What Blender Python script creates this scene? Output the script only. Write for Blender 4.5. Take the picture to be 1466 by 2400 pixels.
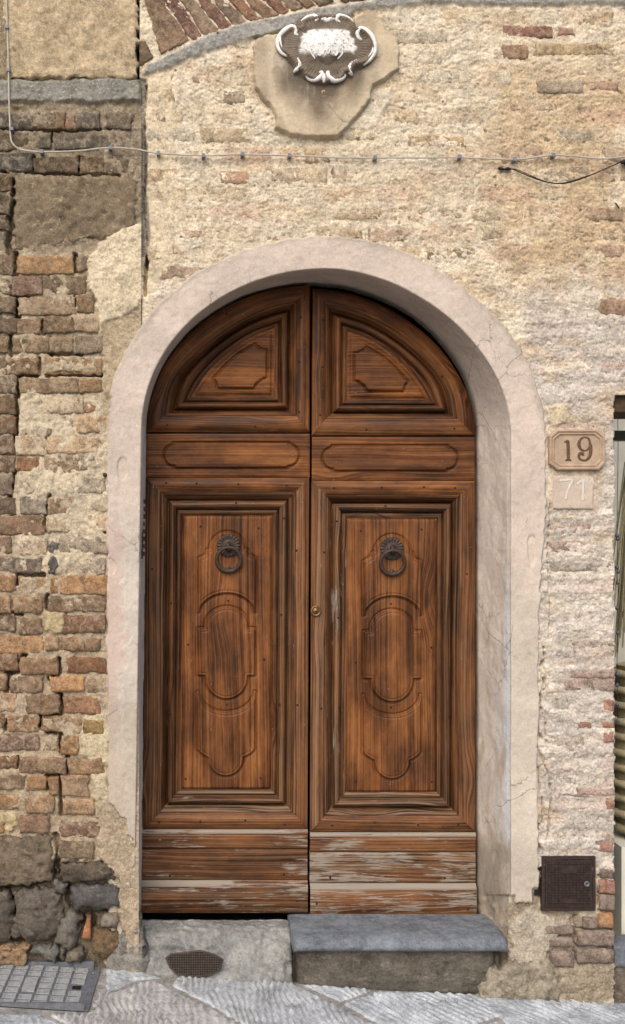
import bpy, math, random
import numpy as np

# ------------------------------------------------------------------ scene, camera, light
scene = bpy.context.scene
for o in list(bpy.data.objects):
    bpy.data.objects.remove(o)
C = scene.collection
R = math.radians

SXF = 2520.0          # focal length in photo pixels
DIST = 4.2            # camera to wall face, metres
CX, CY, ZC = 450.0, 1250.0, 1.72

cam_d = bpy.data.cameras.new('camera')
cam_d.sensor_fit = 'VERTICAL'
cam_d.sensor_height = 36.0
cam_d.lens = SXF / 2400.0 * 36.0
cam_d.shift_x = (733.0 - CX) / 2400.0
cam_d.shift_y = (CY - 1200.0) / 2400.0
cam_d.clip_start = 0.05
cam_d.clip_end = 400.0
cam = bpy.data.objects.new('camera', cam_d)
C.objects.link(cam)
cam.location = (0, -DIST, ZC)
cam.rotation_euler = (R(90), 0, 0)
scene.camera = cam

SUN_EL, SUN_AZ = 44.0, 20.0      # light comes from high in front of the wall, a little from the left
world = bpy.data.worlds.new('World')
scene.world = world
world.use_nodes = True
wn = world.node_tree
sky = wn.nodes.new('ShaderNodeTexSky')
sky.sky_type = 'NISHITA'
sky.sun_disc = False
sky.sun_elevation = R(SUN_EL)
sky.sun_rotation = R(180 + SUN_AZ)
sky.air_density = 1.0
sky.dust_density = 3.0
wn.links.new(sky.outputs[0], wn.nodes['Background'].inputs[0])
wn.nodes['Background'].inputs[1].default_value = 0.11
sun_d = bpy.data.lights.new('sun', 'SUN')
sun_d.energy = 1.5
sun_d.angle = R(48)
sun_d.color = (1.0, 0.94, 0.86)
sun = bpy.data.objects.new('sun', sun_d)
C.objects.link(sun)
sun.location = (-1, -3, 6)
sun.rotation_euler = (R(90 - SUN_EL), 0, R(-SUN_AZ))
scene.view_settings.view_transform = 'Standard'
scene.view_settings.look = 'None'
scene.view_settings.exposure = 0.52
scene.view_settings.gamma = 1.0
scene.view_settings.use_curve_mapping = False
scene.render.engine = 'CYCLES'
scene.cycles.max_bounces = 6
scene.cycles.diffuse_bounces = 4

# ------------------------------------------------------------------ helpers
rnd = random.Random(7)

def lin(c):
    c = np.asarray(c, float) / 255.0
    return np.where(c <= 0.04045, c / 12.92, ((c + 0.055) / 1.055) ** 2.4)

def L3(*c):
    v = lin(c)
    return (float(v[0]), float(v[1]), float(v[2]), 1.0)

def W(px, py, y=0.0):
    """photo direction at distance plane y (metres behind the wall face) -> world x,y,z"""
    px = np.asarray(px, float); py = np.asarray(py, float); y = np.asarray(y, float)
    s = (DIST + y) / SXF
    return np.stack(np.broadcast_arrays((px - CX) * s, y, (CY - py) * s + ZC), -1)

def F(px, py, y=0.0, h=0.0):
    """place on a plane at y, then push h metres toward the viewer (pure depth move)"""
    p = W(px, py, y)
    p[..., 1] = p[..., 1] - h
    return p

def _hash(ix, iy, seed):
    n = (ix.astype(np.int64) * 374761393 + iy.astype(np.int64) * 668265263 + seed * 974711) & 0xffffffff
    n = ((n ^ (n >> 13)) * 1274126177) & 0xffffffff
    n = ((n ^ (n >> 15)) * 2246822519) & 0xffffffff
    return (n ^ (n >> 16)).astype(float) / 4294967295.0

def vnoise(x, y, seed=0):
    x = np.asarray(x, float); y = np.asarray(y, float)
    ix = np.floor(x); iy = np.floor(y)
    fx = x - ix; fy = y - iy
    fx = fx * fx * fx * (fx * (fx * 6 - 15) + 10); fy = fy * fy * fy * (fy * (fy * 6 - 15) + 10)
    a = _hash(ix, iy, seed); b = _hash(ix + 1, iy, seed)
    c = _hash(ix, iy + 1, seed); d = _hash(ix + 1, iy + 1, seed)
    return (a + (b - a) * fx) * (1 - fy) + (c + (d - c) * fx) * fy

def fbm(x, y, octv=4, seed=0, gain=0.5, lac=2.03):
    """about -1..1"""
    t = 0.0; amp = 1.0; tot = 0.0
    ca, sa = math.cos(0.6), math.sin(0.6)
    x = np.asarray(x, float); y = np.asarray(y, float)
    for k in range(octv):
        t = t + amp * (vnoise(x, y, seed + k * 17) * 2 - 1)
        tot += amp
        amp *= gain
        x, y = (x * ca - y * sa) * lac, (x * sa + y * ca) * lac
    return t / tot * 1.6

def sst(a, b, x):
    t = np.clip((x - a) / (b - a), 0, 1)
    return t * t * (3 - 2 * t)

def seg_dist(X, Y, pts, closed=False):
    pts = np.asarray(pts, float)
    q = np.roll(pts, -1, 0) if closed else pts[1:]
    p = pts if closed else pts[:-1]
    best = np.full(np.shape(X), 1e9)
    for (ax, ay), (bx, by) in zip(p, q):
        dx, dy = bx - ax, by - ay
        l2 = dx * dx + dy * dy + 1e-12
        t = np.clip(((X - ax) * dx + (Y - ay) * dy) / l2, 0, 1)
        best = np.minimum(best, (X - ax - t * dx) ** 2 + (Y - ay - t * dy) ** 2)
    return np.sqrt(best)

def inside(X, Y, pts):
    pts = np.asarray(pts, float)
    r = np.zeros(np.shape(X), bool)
    n = len(pts)
    j = n - 1
    for i in range(n):
        xi, yi = pts[i]; xj, yj = pts[j]
        if yi != yj:
            r ^= ((yi > Y) != (yj > Y)) & (X < (xj - xi) * (Y - yi) / (yj - yi) + xi)
        j = i
    return r

def sdf(X, Y, pts):
    """positive inside, px"""
    d = seg_dist(X, Y, pts, True)
    return np.where(inside(X, Y, pts), d, -d)

def smooth_line(pts, n, closed=False):
    """Catmull-Rom resample"""
    pts = np.asarray(pts, float)
    if closed:
        P = np.vstack([pts[-1], pts, pts[0], pts[1]])
    else:
        P = np.vstack([2 * pts[0] - pts[1], pts, 2 * pts[-1] - pts[-2]])
    ns = len(P) - 3
    t = np.linspace(0, ns, n, endpoint=not closed)
    i = np.minimum(t.astype(int), ns - 1)
    f = (t - i)[:, None]
    p0, p1, p2, p3 = P[i], P[i + 1], P[i + 2], P[i + 3]
    return 0.5 * (2 * p1 + (p2 - p0) * f + (2 * p0 - 5 * p1 + 4 * p2 - p3) * f ** 2 + (3 * p1 - p0 - 3 * p2 + p3) * f ** 3)

def resample(pts, n):
    pts = np.asarray(pts, float)
    d = np.r_[0, np.cumsum(np.linalg.norm(np.diff(pts, axis=0), axis=1))]
    t = np.linspace(0, d[-1], n)
    return np.stack([np.interp(t, d, pts[:, k]) for k in range(pts.shape[1])], 1)

WLOC = {}          # world location of every object

def place(o, loc, parent):
    loc = np.asarray(loc, float)
    WLOC[o.name] = loc
    if parent is not None:
        o.parent = parent
        o.location = tuple(loc - WLOC[parent.name])
    else:
        o.location = tuple(loc)
    C.objects.link(o)

def tag(o, label=None, cat=None, group=None, kind=None):
    if label: o['label'] = label
    if cat: o['category'] = cat
    if group: o['group'] = group
    if kind: o['kind'] = kind
    return o

def thing(name, loc, label, cat, group=None):
    o = bpy.data.objects.new(name, None)
    o.empty_display_size = 0.1
    place(o, loc, None)
    return tag(o, label, cat, group)

def mk(name, V, Fc, mat, parent=None, uv=None, col=None, smooth=True, color=None, origin=None):
    """V (n,3) world, Fc (k,4) or list of tuples"""
    V = np.asarray(V, float).reshape(-1, 3)
    if origin is None:
        origin = (V.min(0) + V.max(0)) / 2
    Vl = V - origin
    me = bpy.data.meshes.new(name)
    if isinstance(Fc, np.ndarray):
        k, w = Fc.shape
        me.vertices.add(len(Vl)); me.vertices.foreach_set('co', Vl.astype(np.float32).ravel())
        me.loops.add(k * w); me.loops.foreach_set('vertex_index', Fc.astype(np.int32).ravel())
        me.polygons.add(k)
        me.polygons.foreach_set('loop_start', np.arange(0, k * w, w, dtype=np.int32))
        me.update(calc_edges=True)
    else:
        me.from_pydata([tuple(v) for v in Vl], [], [tuple(int(i) for i in f) for f in Fc])
    if uv is not None:
        li = np.empty(len(me.loops), np.int32)
        me.loops.foreach_get('vertex_index', li)
        ul = me.uv_layers.new(name='UVMap')
        ul.data.foreach_set('uv', np.asarray(uv, np.float32)[li].ravel())
    if col is not None:
        a = me.color_attributes.new('tint', 'FLOAT_COLOR', 'POINT')
        cc = np.asarray(col, np.float32)
        if cc.shape[1] == 3:
            cc = np.hstack([cc, np.ones((len(cc), 1), np.float32)])
        a.data.foreach_set('color', cc.ravel())
    me.polygons.foreach_set('use_smooth', np.full(len(me.polygons), smooth))
    me.validate()
    me.materials.append(mat)
    o = bpy.data.objects.new(name, me)
    if color is not None:
        o.color = tuple(color)
    place(o, origin, parent)
    return o

def grid_faces(n, m, off=0):
    i = np.arange(n - 1)[:, None] * m + np.arange(m - 1)[None, :] + off
    return np.stack([i, i + m, i + m + 1, i + 1], -1).reshape(-1, 4)

def skirt(n, m, off):
    """faces joining the border loop of a grid to a ring of verts starting at off (same order)"""
    top = list(range(0, m)); right = [i * m + m - 1 for i in range(1, n)]
    bot = [(n - 1) * m + j for j in range(m - 2, -1, -1)]; left = [i * m for i in range(n - 2, 0, -1)]
    loop = np.array(top + right + bot + left)
    k = len(loop)
    a = np.arange(k); b = (a + 1) % k
    return loop, np.stack([loop[a], loop[b], off + b, off + a], -1)

def edgy(n):
    """0..1 samples, denser at the ends"""
    t = np.linspace(0, 1, n)
    return 0.5 - 0.5 * np.cos(np.pi * t) * (1 - 0.35 * np.sin(np.pi * t) ** 2)

def block(name, quad, mat, parent, front=0.0, depth=0.06, k=0.06, rnd_m=0.006, rough=0.0018, edge=0.0022,
          dome=0.0, seed=0, color=None, step=0.010, plane=0.0, grain=None, fsc=1.0, tilt=(0, 0), col=None, lump=0.35):
    """an irregular masonry block / plank: quad = TL,TR,BR,BL in px on a plane, front pushed out by `front` metres"""
    q = np.asarray(quad, float)
    pw = W(q[:, 0], q[:, 1], plane)
    wx = (np.linalg.norm(pw[1] - pw[0]) + np.linalg.norm(pw[2] - pw[3])) / 2
    wz = (np.linalg.norm(pw[3] - pw[0]) + np.linalg.norm(pw[2] - pw[1])) / 2
    m = int(np.clip(wx / step, 5, 60)) + 1
    n = int(np.clip(wz / step, 5, 60)) + 1
    s, t = np.meshgrid(edgy(m), edgy(n))
    a = s * 2 - 1; b = t * 2 - 1
    a2 = a * np.sqrt(1 - k * b * b / 2); b2 = b * np.sqrt(1 - k * a * a / 2)
    s2 = (a2 + 1) / 2; t2 = (b2 + 1) / 2
    X = (1 - s2) * (1 - t2) * q[0, 0] + s2 * (1 - t2) * q[1, 0] + s2 * t2 * q[2, 0] + (1 - s2) * t2 * q[3, 0]
    Y = (1 - s2) * (1 - t2) * q[0, 1] + s2 * (1 - t2) * q[1, 1] + s2 * t2 * q[2, 1] + (1 - s2) * t2 * q[3, 1]
    P = W(X, Y, plane)
    ed = np.minimum(np.minimum(s, 1 - s) * wx, np.minimum(t, 1 - t) * wz)
    e = np.clip(1 - ed / max(rnd_m, 1e-5), 0, 1)
    h = front - rnd_m * (1 - np.sqrt(np.clip(1 - e * e, 0, 1)))
    px, pz = P[..., 0], P[..., 2]
    if rough:
        h = h + rough * (fbm(px * 55 * fsc, pz * 55 * fsc, 4, seed) + lump * fbm(px * 14, pz * 14, 2, seed + 5))
        pit = fbm(px * 90 * fsc, pz * 90 * fsc, 2, seed + 9)
        h = h - rough * 1.6 * sst(0.45, 0.9, pit)
    if dome:
        h = h + dome * ((1 - a * a) * (1 - b * b) - 0.3)
    h = h + tilt[0] * a + tilt[1] * b
    if edge:
        w = np.clip(1 - ed / 0.02, 0, 1)
        P[..., 0] += w * edge * 1.5 * fbm(px * 62 + 3.1, pz * 62, 3, seed + 21)
        P[..., 2] += w * edge * 1.5 * fbm(px * 62 + 9.7, pz * 62, 3, seed + 33)
    P[..., 1] -= h
    loop, sk = skirt(n, m, n * m)
    ring = P.reshape(-1, 3)[loop].copy()
    ring[:, 1] = plane - front + depth
    V = np.vstack([P.reshape(-1, 3), ring])
    Fc = np.vstack([grid_faces(n, m), sk])
    uv = None
    if grain is not None:
        U, Vv = (P[..., 0], P[..., 2]) if grain == 'x' else (P[..., 2], P[..., 0])
        uv = np.stack([U.ravel(), Vv.ravel()], 1)
        uv = np.vstack([uv, uv[loop] + 0.01])
    return mk(name, V, Fc, mat, parent, uv=uv, color=color, col=col)

def tube(name, pts3, rad, mat, parent=None, seg=8, color=None, flat=1.0, **kw):
    """tapered tube along world points; flat squeezes it in depth"""
    P = np.asarray(pts3, float); n = len(P)
    r = np.broadcast_to(np.asarray(rad, float), (n,))
    T = np.gradient(P, axis=0); T /= np.linalg.norm(T, axis=1)[:, None] + 1e-12
    up = np.array([0, 1.0, 0])
    if abs(T[:, 1]).max() > 0.9: up = np.array([0.3, 0.2, 0.93])
    A = np.cross(T, up); A /= np.linalg.norm(A, axis=1)[:, None] + 1e-12
    B = np.cross(A, T)
    th = np.linspace(0, 2 * np.pi, seg, endpoint=False)
    V = P[:, None, :] + r[:, None, None] * (np.cos(th)[None, :, None] * A[:, None, :] + flat * np.sin(th)[None, :, None] * B[:, None, :])
    Fc = []
    for i in range(n - 1):
        for j in range(seg):
            k = (j + 1) % seg
            Fc.append((i * seg + j, i * seg + k, (i + 1) * seg + k, (i + 1) * seg + j))
    V = V.reshape(-1, 3)
    V = np.vstack([V, P[0] - T[0] * r[0] * 0.4, P[-1] + T[-1] * r[-1] * 0.4])
    c0 = n * seg; c1 = c0 + 1
    for j in range(seg):
        k = (j + 1) % seg
        Fc.append((c0, k, j)); Fc.append((c1, (n - 1) * seg + j, (n - 1) * seg + k))
    return mk(name, V, Fc, mat, parent, color=color, **kw)

def boxes(name, bl, mat, parent=None, color=None, smooth=False):
    """several axis boxes (x0,x1,y0,y1,z0,z1) in one mesh"""
    V = []; Fc = []
    for (x0, x1, y0, y1, z0, z1) in bl:
        o = len(V)
        V += [(x0, y0, z0), (x1, y0, z0), (x1, y0, z1), (x0, y0, z1), (x0, y1, z0), (x1, y1, z0), (x1, y1, z1), (x0, y1, z1)]
        for f in ((0, 1, 2, 3), (5, 4, 7, 6), (4, 0, 3, 7), (1, 5, 6, 2), (3, 2, 6, 7), (4, 5, 1, 0)):
            Fc.append(tuple(o + i for i in f))
    return mk(name, V, Fc, mat, parent, smooth=smooth, color=color)

def lathe(name, prof, mat, parent, loc, seg=24, axis='y', color=None, mod=None):
    """prof: (radius, out) ; out = toward the viewer (-y) when axis='y', up when 'z'"""
    V = []; n = len(prof)
    for i, (r, h) in enumerate(prof):
        for j in range(seg):
            th = 2 * math.pi * j / seg
            rr, hh = r, h
            if mod: rr, hh = mod(r, h, th, i)
            if axis == 'y': V.append((loc[0] + rr * math.cos(th), loc[1] - hh, loc[2] + rr * math.sin(th)))
            else: V.append((loc[0] + rr * math.cos(th), loc[1] + rr * math.sin(th), loc[2] + hh))
    Fc = []
    for i in range(n - 1):
        for j in range(seg):
            k = (j + 1) % seg
            Fc.append((i * seg + j, (i + 1) * seg + j, (i + 1) * seg + k, i * seg + k))
    Fc.append(tuple((n - 1) * seg + j for j in range(seg)))
    return mk(name, V, Fc, mat, parent, color=color)

# ------------------------------------------------------------------ materials
class NT:
    def __init__(s, name, rough=0.9, spec=0.3):
        s.m = bpy.data.materials.new(name); s.m.use_nodes = True
        s.t = s.m.node_tree; s.b = s.t.nodes['Principled BSDF']
        s.b.inputs['Roughness'].default_value = rough
        s.b.inputs['Specular IOR Level'].default_value = spec
    def n(s, typ, **kw):
        x = s.t.nodes.new(typ)
        for k, v in kw.items(): setattr(x, k, v)
        return x
    def l(s, a, b): s.t.links.new(a, b)
    def put(s, sock, v):
        if hasattr(v, 'links') or isinstance(v, bpy.types.NodeSocket): s.l(v, sock)
        else: sock.default_value = v
    def pos(s):
        return s.n('ShaderNodeNewGeometry').outputs['Position']
    def vm(s, op, a, b):
        x = s.n('ShaderNodeVectorMath', operation=op); s.put(x.inputs[0], a)
        s.put(x.inputs[1], b); return x.outputs[0]
    def ma(s, op, a, b=0.0, clamp=False):
        x = s.n('ShaderNodeMath', operation=op, use_clamp=clamp); s.put(x.inputs[0], a); s.put(x.inputs[1], b); return x.outputs[0]
    def noise(s, vec, scale, detail=4, rough=0.55, dist=0.0):
        x = s.n('ShaderNodeTexNoise'); s.put(x.inputs['Vector'], vec); x.inputs['Scale'].default_value = scale
        x.inputs['Detail'].default_value = detail; x.inputs['Roughness'].default_value = rough
        x.inputs['Distortion'].default_value = dist
        return x.outputs['Fac']
    def voro(s, vec, scale, feature='F1', out='Distance'):
        x = s.n('ShaderNodeTexVoronoi', feature=feature); s.put(x.inputs['Vector'], vec); x.inputs['Scale'].default_value = scale
        return x.outputs[out]
    def ramp(s, fac, a, b, lo=0.0, hi=1.0):
        x = s.n('ShaderNodeMapRange', interpolation_type='SMOOTHSTEP'); s.put(x.inputs[0], fac)
        for k, v in ((1, a), (2, b), (3, lo), (4, hi)): s.put(x.inputs[k], v)
        return x.outputs[0]
    def mix(s, fac, a, b, mode='MIX'):
        x = s.n('ShaderNodeMix', data_type='RGBA', blend_type=mode); x.clamp_factor = True
        s.put(x.inputs[0], fac); s.put(x.inputs[6], a); s.put(x.inputs[7], b); return x.outputs[2]
    def cramp(s, fac, stops):
        x = s.n('ShaderNodeValToRGB'); s.put(x.inputs[0], fac); e = x.color_ramp.elements
        while len(e) < len(stops): e.new(0.5)
        for el, (p, c) in zip(e, stops): el.position = p; el.color = c
        return x.outputs[0]
    def bump(s, h, strength=0.5, dist=0.004, prev=None):
        x = s.n('ShaderNodeBump'); s.put(x.inputs['Height'], h); x.inputs['Strength'].default_value = strength
        x.inputs['Distance'].default_value = dist
        if prev is not None: s.l(prev, x.inputs['Normal'])
        return x.outputs[0]
    def col(s, v): s.put(s.b.inputs['Base Color'], v)
    def nor(s, v): s.put(s.b.inputs['Normal'], v)
    def rgh(s, v): s.put(s.b.inputs['Roughness'], v)
    def gray(s, f):     # scalar -> colour
        x = s.n('ShaderNodeCombineColor'); [s.put(x.inputs[i], f) for i in range(3)]; return x.outputs[0]

def attr(nt, name='tint'):
    a = nt.n('ShaderNodeAttribute'); a.attribute_name = name; return a

def mat_mortar(name='lime_mortar', grain=1.0):
    n = NT(name, 0.95, 0.15); p = n.pos()
    at = attr(n)
    c = at.outputs['Color']
    big = n.noise(p, 9, 5, 0.6); mid = n.noise(p, 38, 5, 0.65); fine = n.noise(p, 120, 5, 0.75)
    v = n.ma('ADD', n.ramp(big, 0.3, 0.7, 0.80, 1.12), n.ramp(mid, 0.3, 0.7, -0.18, 0.18))
    v = n.ma('ADD', v, n.ramp(fine, 0.3, 0.7, -0.26, 0.26))
    c = n.mix(1.0, c, n.gray(v), 'MULTIPLY')
    # pale lime smears, brown dirt and tiny aggregate grains
    c = n.mix(n.ramp(n.noise(p, 17, 6, 0.7, 0.6), 0.56, 0.74, 0, 0.45), c, L3(226, 212, 184))
    c = n.mix(n.ramp(n.noise(n.vm('MULTIPLY', p, (1, 1, 1.6)), 23, 7, 0.76, 0.3), 0.54, 0.70, 0, 0.5), c, n.mix(1.0, c, L3(178, 158, 132), 'MULTIPLY'))
    spk = n.voro(p, 95)
    c = n.mix(n.ramp(spk, 0.10, 0.24, 0.55, 0.0), c, L3(128, 108, 86))
    c = n.mix(n.ramp(n.noise(n.vm('ADD', p, (1.3, 4.1, 2.2)), 48, 6, 0.8), 0.60, 0.70, 0, 0.6), c, L3(120, 100, 78))
    c = n.mix(n.ramp(n.voro(n.vm('ADD', p, (3.3, 1.7, 5.1)), 80), 0.08, 0.2, 0.6, 0.0), c, L3(238, 228, 208))
    n.col(c)
    b = n.bump(n.noise(p, 60, 7, 0.75), 0.34 * grain, 0.006)
    b = n.bump(n.noise(p, 190, 4, 0.75), 0.5 * grain, 0.0035, b)
    n.nor(b)
    return n.m

def mat_brick():
    n = NT('fired_brick', 0.92, 0.2); p = n.pos()
    oi = n.n('ShaderNodeObjectInfo')
    p2 = n.vm('ADD', p, n.vm('MULTIPLY', n.gray(oi.outputs['Random']), (7.0, 3.0, 5.0)))
    c = oi.outputs['Color']
    big = n.noise(p2, 16, 4, 0.6); mid = n.noise(p2, 60, 5, 0.75); fine = n.noise(p2, 150, 4, 0.75)
    v = n.ma('ADD', n.ramp(big, 0.3, 0.7, 0.70, 1.16), n.ramp(mid, 0.3, 0.7, -0.28, 0.28))
    v = n.ma('ADD', v, n.ramp(fine, 0.3, 0.7, -0.28, 0.28))
    c = n.mix(1.0, c, n.gray(v), 'MULTIPLY')
    c = n.mix(n.ramp(n.noise(p2, 24, 5, 0.7, 0.4), 0.50, 0.68, 0, 0.55), c, L3(90, 76, 64))      # soot
    al = oi.outputs['Alpha']       # how limy the face is
    lim = n.ma('MULTIPLY', n.ramp(n.noise(p2, 30, 6, 0.72, 0.8), 0.46, 0.64, 0, 1.0), al)
    c = n.mix(lim, c, L3(214, 198, 168))
    c = n.mix(n.ramp(n.voro(p2, 110), 0.06, 0.20, 0.5, 0.0), c, L3(200, 176, 142))
    c = n.mix(n.ramp(n.voro(n.vm('ADD', p2, (2.0, 5.0, 1.0)), 85), 0.06, 0.22, 0.7, 0.0), c, L3(62, 48, 38))
    n.col(c)
    b = n.bump(n.noise(p2, 70, 7, 0.75), 0.8, 0.009)
    b = n.bump(n.noise(p2, 200, 4, 0.75), 0.6, 0.004, b)
    n.nor(b)
    return n.m

def mat_stone(name, rough=0.9, light=L3(190, 180, 160), dark=L3(60, 54, 47), amt=(0.4, 0.35), bs=0.5, spec=0.25):
    """field stone tinted by the object colour"""
    n = NT(name, rough, spec); p = n.pos()
    oi = n.n('ShaderNodeObjectInfo'); c = oi.outputs['Color']
    v = n.ma('ADD', n.ramp(n.noise(p, 11, 5, 0.62), 0.3, 0.7, 0.72, 1.22), n.ramp(n.noise(p, 60, 5, 0.75), 0.3, 0.7, -0.24, 0.24))
    v = n.ma('ADD', v, n.ramp(n.noise(p, 160, 4, 0.75), 0.3, 0.7, -0.22, 0.22))
    c = n.mix(1.0, c, n.gray(v), 'MULTIPLY')
    c = n.mix(n.ramp(n.noise(n.vm('MULTIPLY', p, (1, 1, 1.9)), 22, 6, 0.72, 0.5), 0.53, 0.7, 0, amt[0]), c, light)
    c = n.mix(n.ramp(n.noise(n.vm('ADD', p, (4, 2, 7)), 15, 6, 0.7, 0.4), 0.52, 0.7, 0, amt[1]), c, dark)
    c = n.mix(n.ramp(n.voro(p, 100), 0.05, 0.18, 0.5, 0.0), c, light)
    n.col(c)
    b = n.bump(n.noise(p, 45, 8, 0.75), bs * 1.7, 0.014)
    b = n.bump(n.noise(p, 180, 4, 0.75), bs, 0.004, b)
    n.nor(b)
    return n.m

def mat_plaster():
    n = NT('smooth_plaster', 0.9, 0.2); p = n.pos()
    c = attr(n).outputs['Color']
    v = n.ma('ADD', n.ramp(n.noise(p, 5, 5, 0.6), 0.3, 0.7, 0.88, 1.10), n.ramp(n.noise(p, 60, 5, 0.7), 0.3, 0.7, -0.06, 0.06))
    v = n.ma('ADD', v, n.ramp(n.noise(p, 170, 4, 0.8), 0.3, 0.7, -0.10, 0.10))
    c = n.mix(1.0, c, n.gray(v), 'MULTIPLY')
    c = n.mix(n.ramp(n.noise(n.vm('MULTIPLY', p, (2.2, 2.2, 0.6)), 7, 6, 0.7, 0.4), 0.55, 0.75, 0, 0.4), c, L3(206, 198, 188))
    c = n.mix(n.ramp(n.noise(n.vm('ADD', p, (9, 2, 4)), 13, 6, 0.72, 0.6), 0.6, 0.74, 0, 0.4), c, L3(158, 142, 128))
    c = n.mix(n.ramp(n.voro(p, 75), 0.03, 0.09, 0.45, 0.0), c, L3(120, 108, 98))
    wp = n.vm('ADD', p, n.vm('MULTIPLY', n.gray(n.noise(p, 14, 5, 0.7)), (0.09, 0.09, 0.09)))
    ck = n.voro(wp, 5.5, 'DISTANCE_TO_EDGE')
    cm = n.ma('MULTIPLY', n.ramp(ck, 0.004, 0.016, 0.6, 0.0), n.ramp(n.noise(n.vm('ADD', p, (5, 1, 8)), 3.5, 3, 0.6), 0.50, 0.60))
    c = n.mix(cm, c, L3(112, 98, 86))
    c = n.mix(n.ramp(n.noise(n.vm('ADD', p, (2, 8, 1)), 26, 7, 0.78), 0.57, 0.68, 0, 0.4), c, L3(168, 152, 136))
    n.col(c)
    b = n.bump(n.noise(p, 35, 7, 0.72), 0.4, 0.008)
    b = n.bump(n.noise(p, 200, 4, 0.8), 0.45, 0.003, b)
    n.nor(b)
    return n.m

def mat_wood():
    """UV: u along the grain, v across (metres). Object colour: r wear, g tone, b grey weathering"""
    n = NT('old_oiled_pine', 0.6, 0.22)
    uv = n.n('ShaderNodeUVMap').outputs[0]
    oi = n.n('ShaderNodeObjectInfo')
    sep = n.n('ShaderNodeSeparateColor'); n.l(oi.outputs['Color'], sep.inputs[0])
    wear, tone, grey = sep.outputs[0], sep.outputs[1], sep.outputs[2]
    off = n.vm('MULTIPLY', n.gray(oi.outputs['Random']), (37.0, 61.0, 13.0))
    base = n.vm('ADD', uv, off)
    def st(su, sv): return n.vm('MULTIPLY', base, (su, sv, 1.0))
    # the grain wanders and bends round the knots
    wob = n.noise(st(0.8, 4.0), 1.0, 2, 0.5)
    kn = n.voro(st(1.5, 5.2), 1.0)
    kb = n.ramp(kn, 0.02, 0.30, 0.030, 0.0)
    wv = n.n('ShaderNodeCombineXYZ'); n.l(n.ma('ADD', n.ma('MULTIPLY', n.ma('SUBTRACT', wob, 0.5), 0.07), kb), wv.inputs[1])
    g0 = n.vm('ADD', base, wv.outputs[0])
    def sg(su, sv): return n.vm('MULTIPLY', g0, (su, sv, 1.0))
    rings = n.noise(sg(0.45, 125.0), 1.0, 3, 0.6)
    fib = n.noise(sg(6.0, 460.0), 1.0, 3, 0.65)
    blot = n.noise(st(3.2, 8.0), 1.0, 7, 0.66)
    blot2 = n.noise(st(1.6, 9.0), 1.0, 7, 0.68)
    f = n.ma('ADD', n.ma('MULTIPLY', n.ramp(rings, 0.30, 0.70), 0.30), n.ma('MULTIPLY', n.ramp(blot, 0.30, 0.70), 0.48))
    f = n.ma('ADD', f, n.ma('MULTIPLY', n.ramp(fib, 0.25, 0.75), 0.18))
    c = n.cramp(f, [(0.06, L3(34, 20, 11)), (0.30, L3(80, 45, 20)), (0.56, L3(119, 71, 34)), (0.90, L3(160, 104, 56))])
    c = n.mix(n.ramp(blot2, 0.52, 0.68, 0, 0.42), c, L3(62, 38, 23))
    c = n.mix(n.ramp(n.noise(sg(0.55, 250.0), 1.0, 2, 0.6), 0.55, 0.63, 0, 0.42), c, L3(48, 30, 19))
    c = n.mix(n.ramp(n.noise(st(16.0, 48.0), 1.0, 6, 0.75), 0.60, 0.70, 0, 0.5), c, L3(46, 29, 19))
    # knots
    c = n.mix(n.ramp(kn, 0.03, 0.10, 0.85, 0.0), c, L3(36, 21, 13))
    c = n.mix(1.0, c, n.gray(n.ma('MULTIPLY', tone, 2.0)), 'MULTIPLY')
    # greying: the soft wood between the rings bleaches
    gm = n.ma('MULTIPLY', n.ramp(n.ma('ADD', n.ma('MULTIPLY', rings, 0.6), n.ma('MULTIPLY', n.noise(sg(3.0, 160.0), 1.0, 4, 0.7), 0.4)), 0.42, 0.66), grey)
    c = n.mix(gm, c, L3(150, 128, 104))
    # flaked finish, long thin chips and a few knocks
    ch = n.ma('ADD', n.ma('MULTIPLY', n.noise(sg(7.0, 150.0), 1.0, 5, 0.72), 0.55), n.ma('MULTIPLY', n.noise(st(4.0, 11.0), 1.0, 4, 0.65), 0.45))
    thr = n.ma('SUBTRACT', 0.68, n.ma('MULTIPLY', wear, 0.28))
    chip = n.ramp(ch, thr, n.ma('ADD', thr, 0.045))
    spot = n.ma('MULTIPLY', n.ramp(n.noise(st(45.0, 90.0), 1.0, 3, 0.6), 0.715, 0.75), 0.8)
    chip = n.ma('MAXIMUM', n.ma('MULTIPLY', chip, 0.85), spot)
    c = n.mix(chip, c, n.mix(fib, L3(178, 166, 150), L3(122, 112, 100)))
    n.col(c)
    n.rgh(n.ma('ADD', n.ramp(blot, 0.3, 0.7, 0.42, 0.60), n.ma('MULTIPLY', chip, 0.3)))
    hh = n.ma('ADD', n.ma('MULTIPLY', rings, 0.7), n.ma('MULTIPLY', fib, 0.4))
    hh = n.ma('SUBTRACT', hh, n.ma('MULTIPLY', chip, 0.35))
    b = n.bump(hh, 0.55, 0.0024)
    b = n.bump(n.noise(st(20.0, 40.0), 1.0, 4, 0.6), 0.25, 0.002, b)
    n.nor(b)
    return n.m

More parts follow.
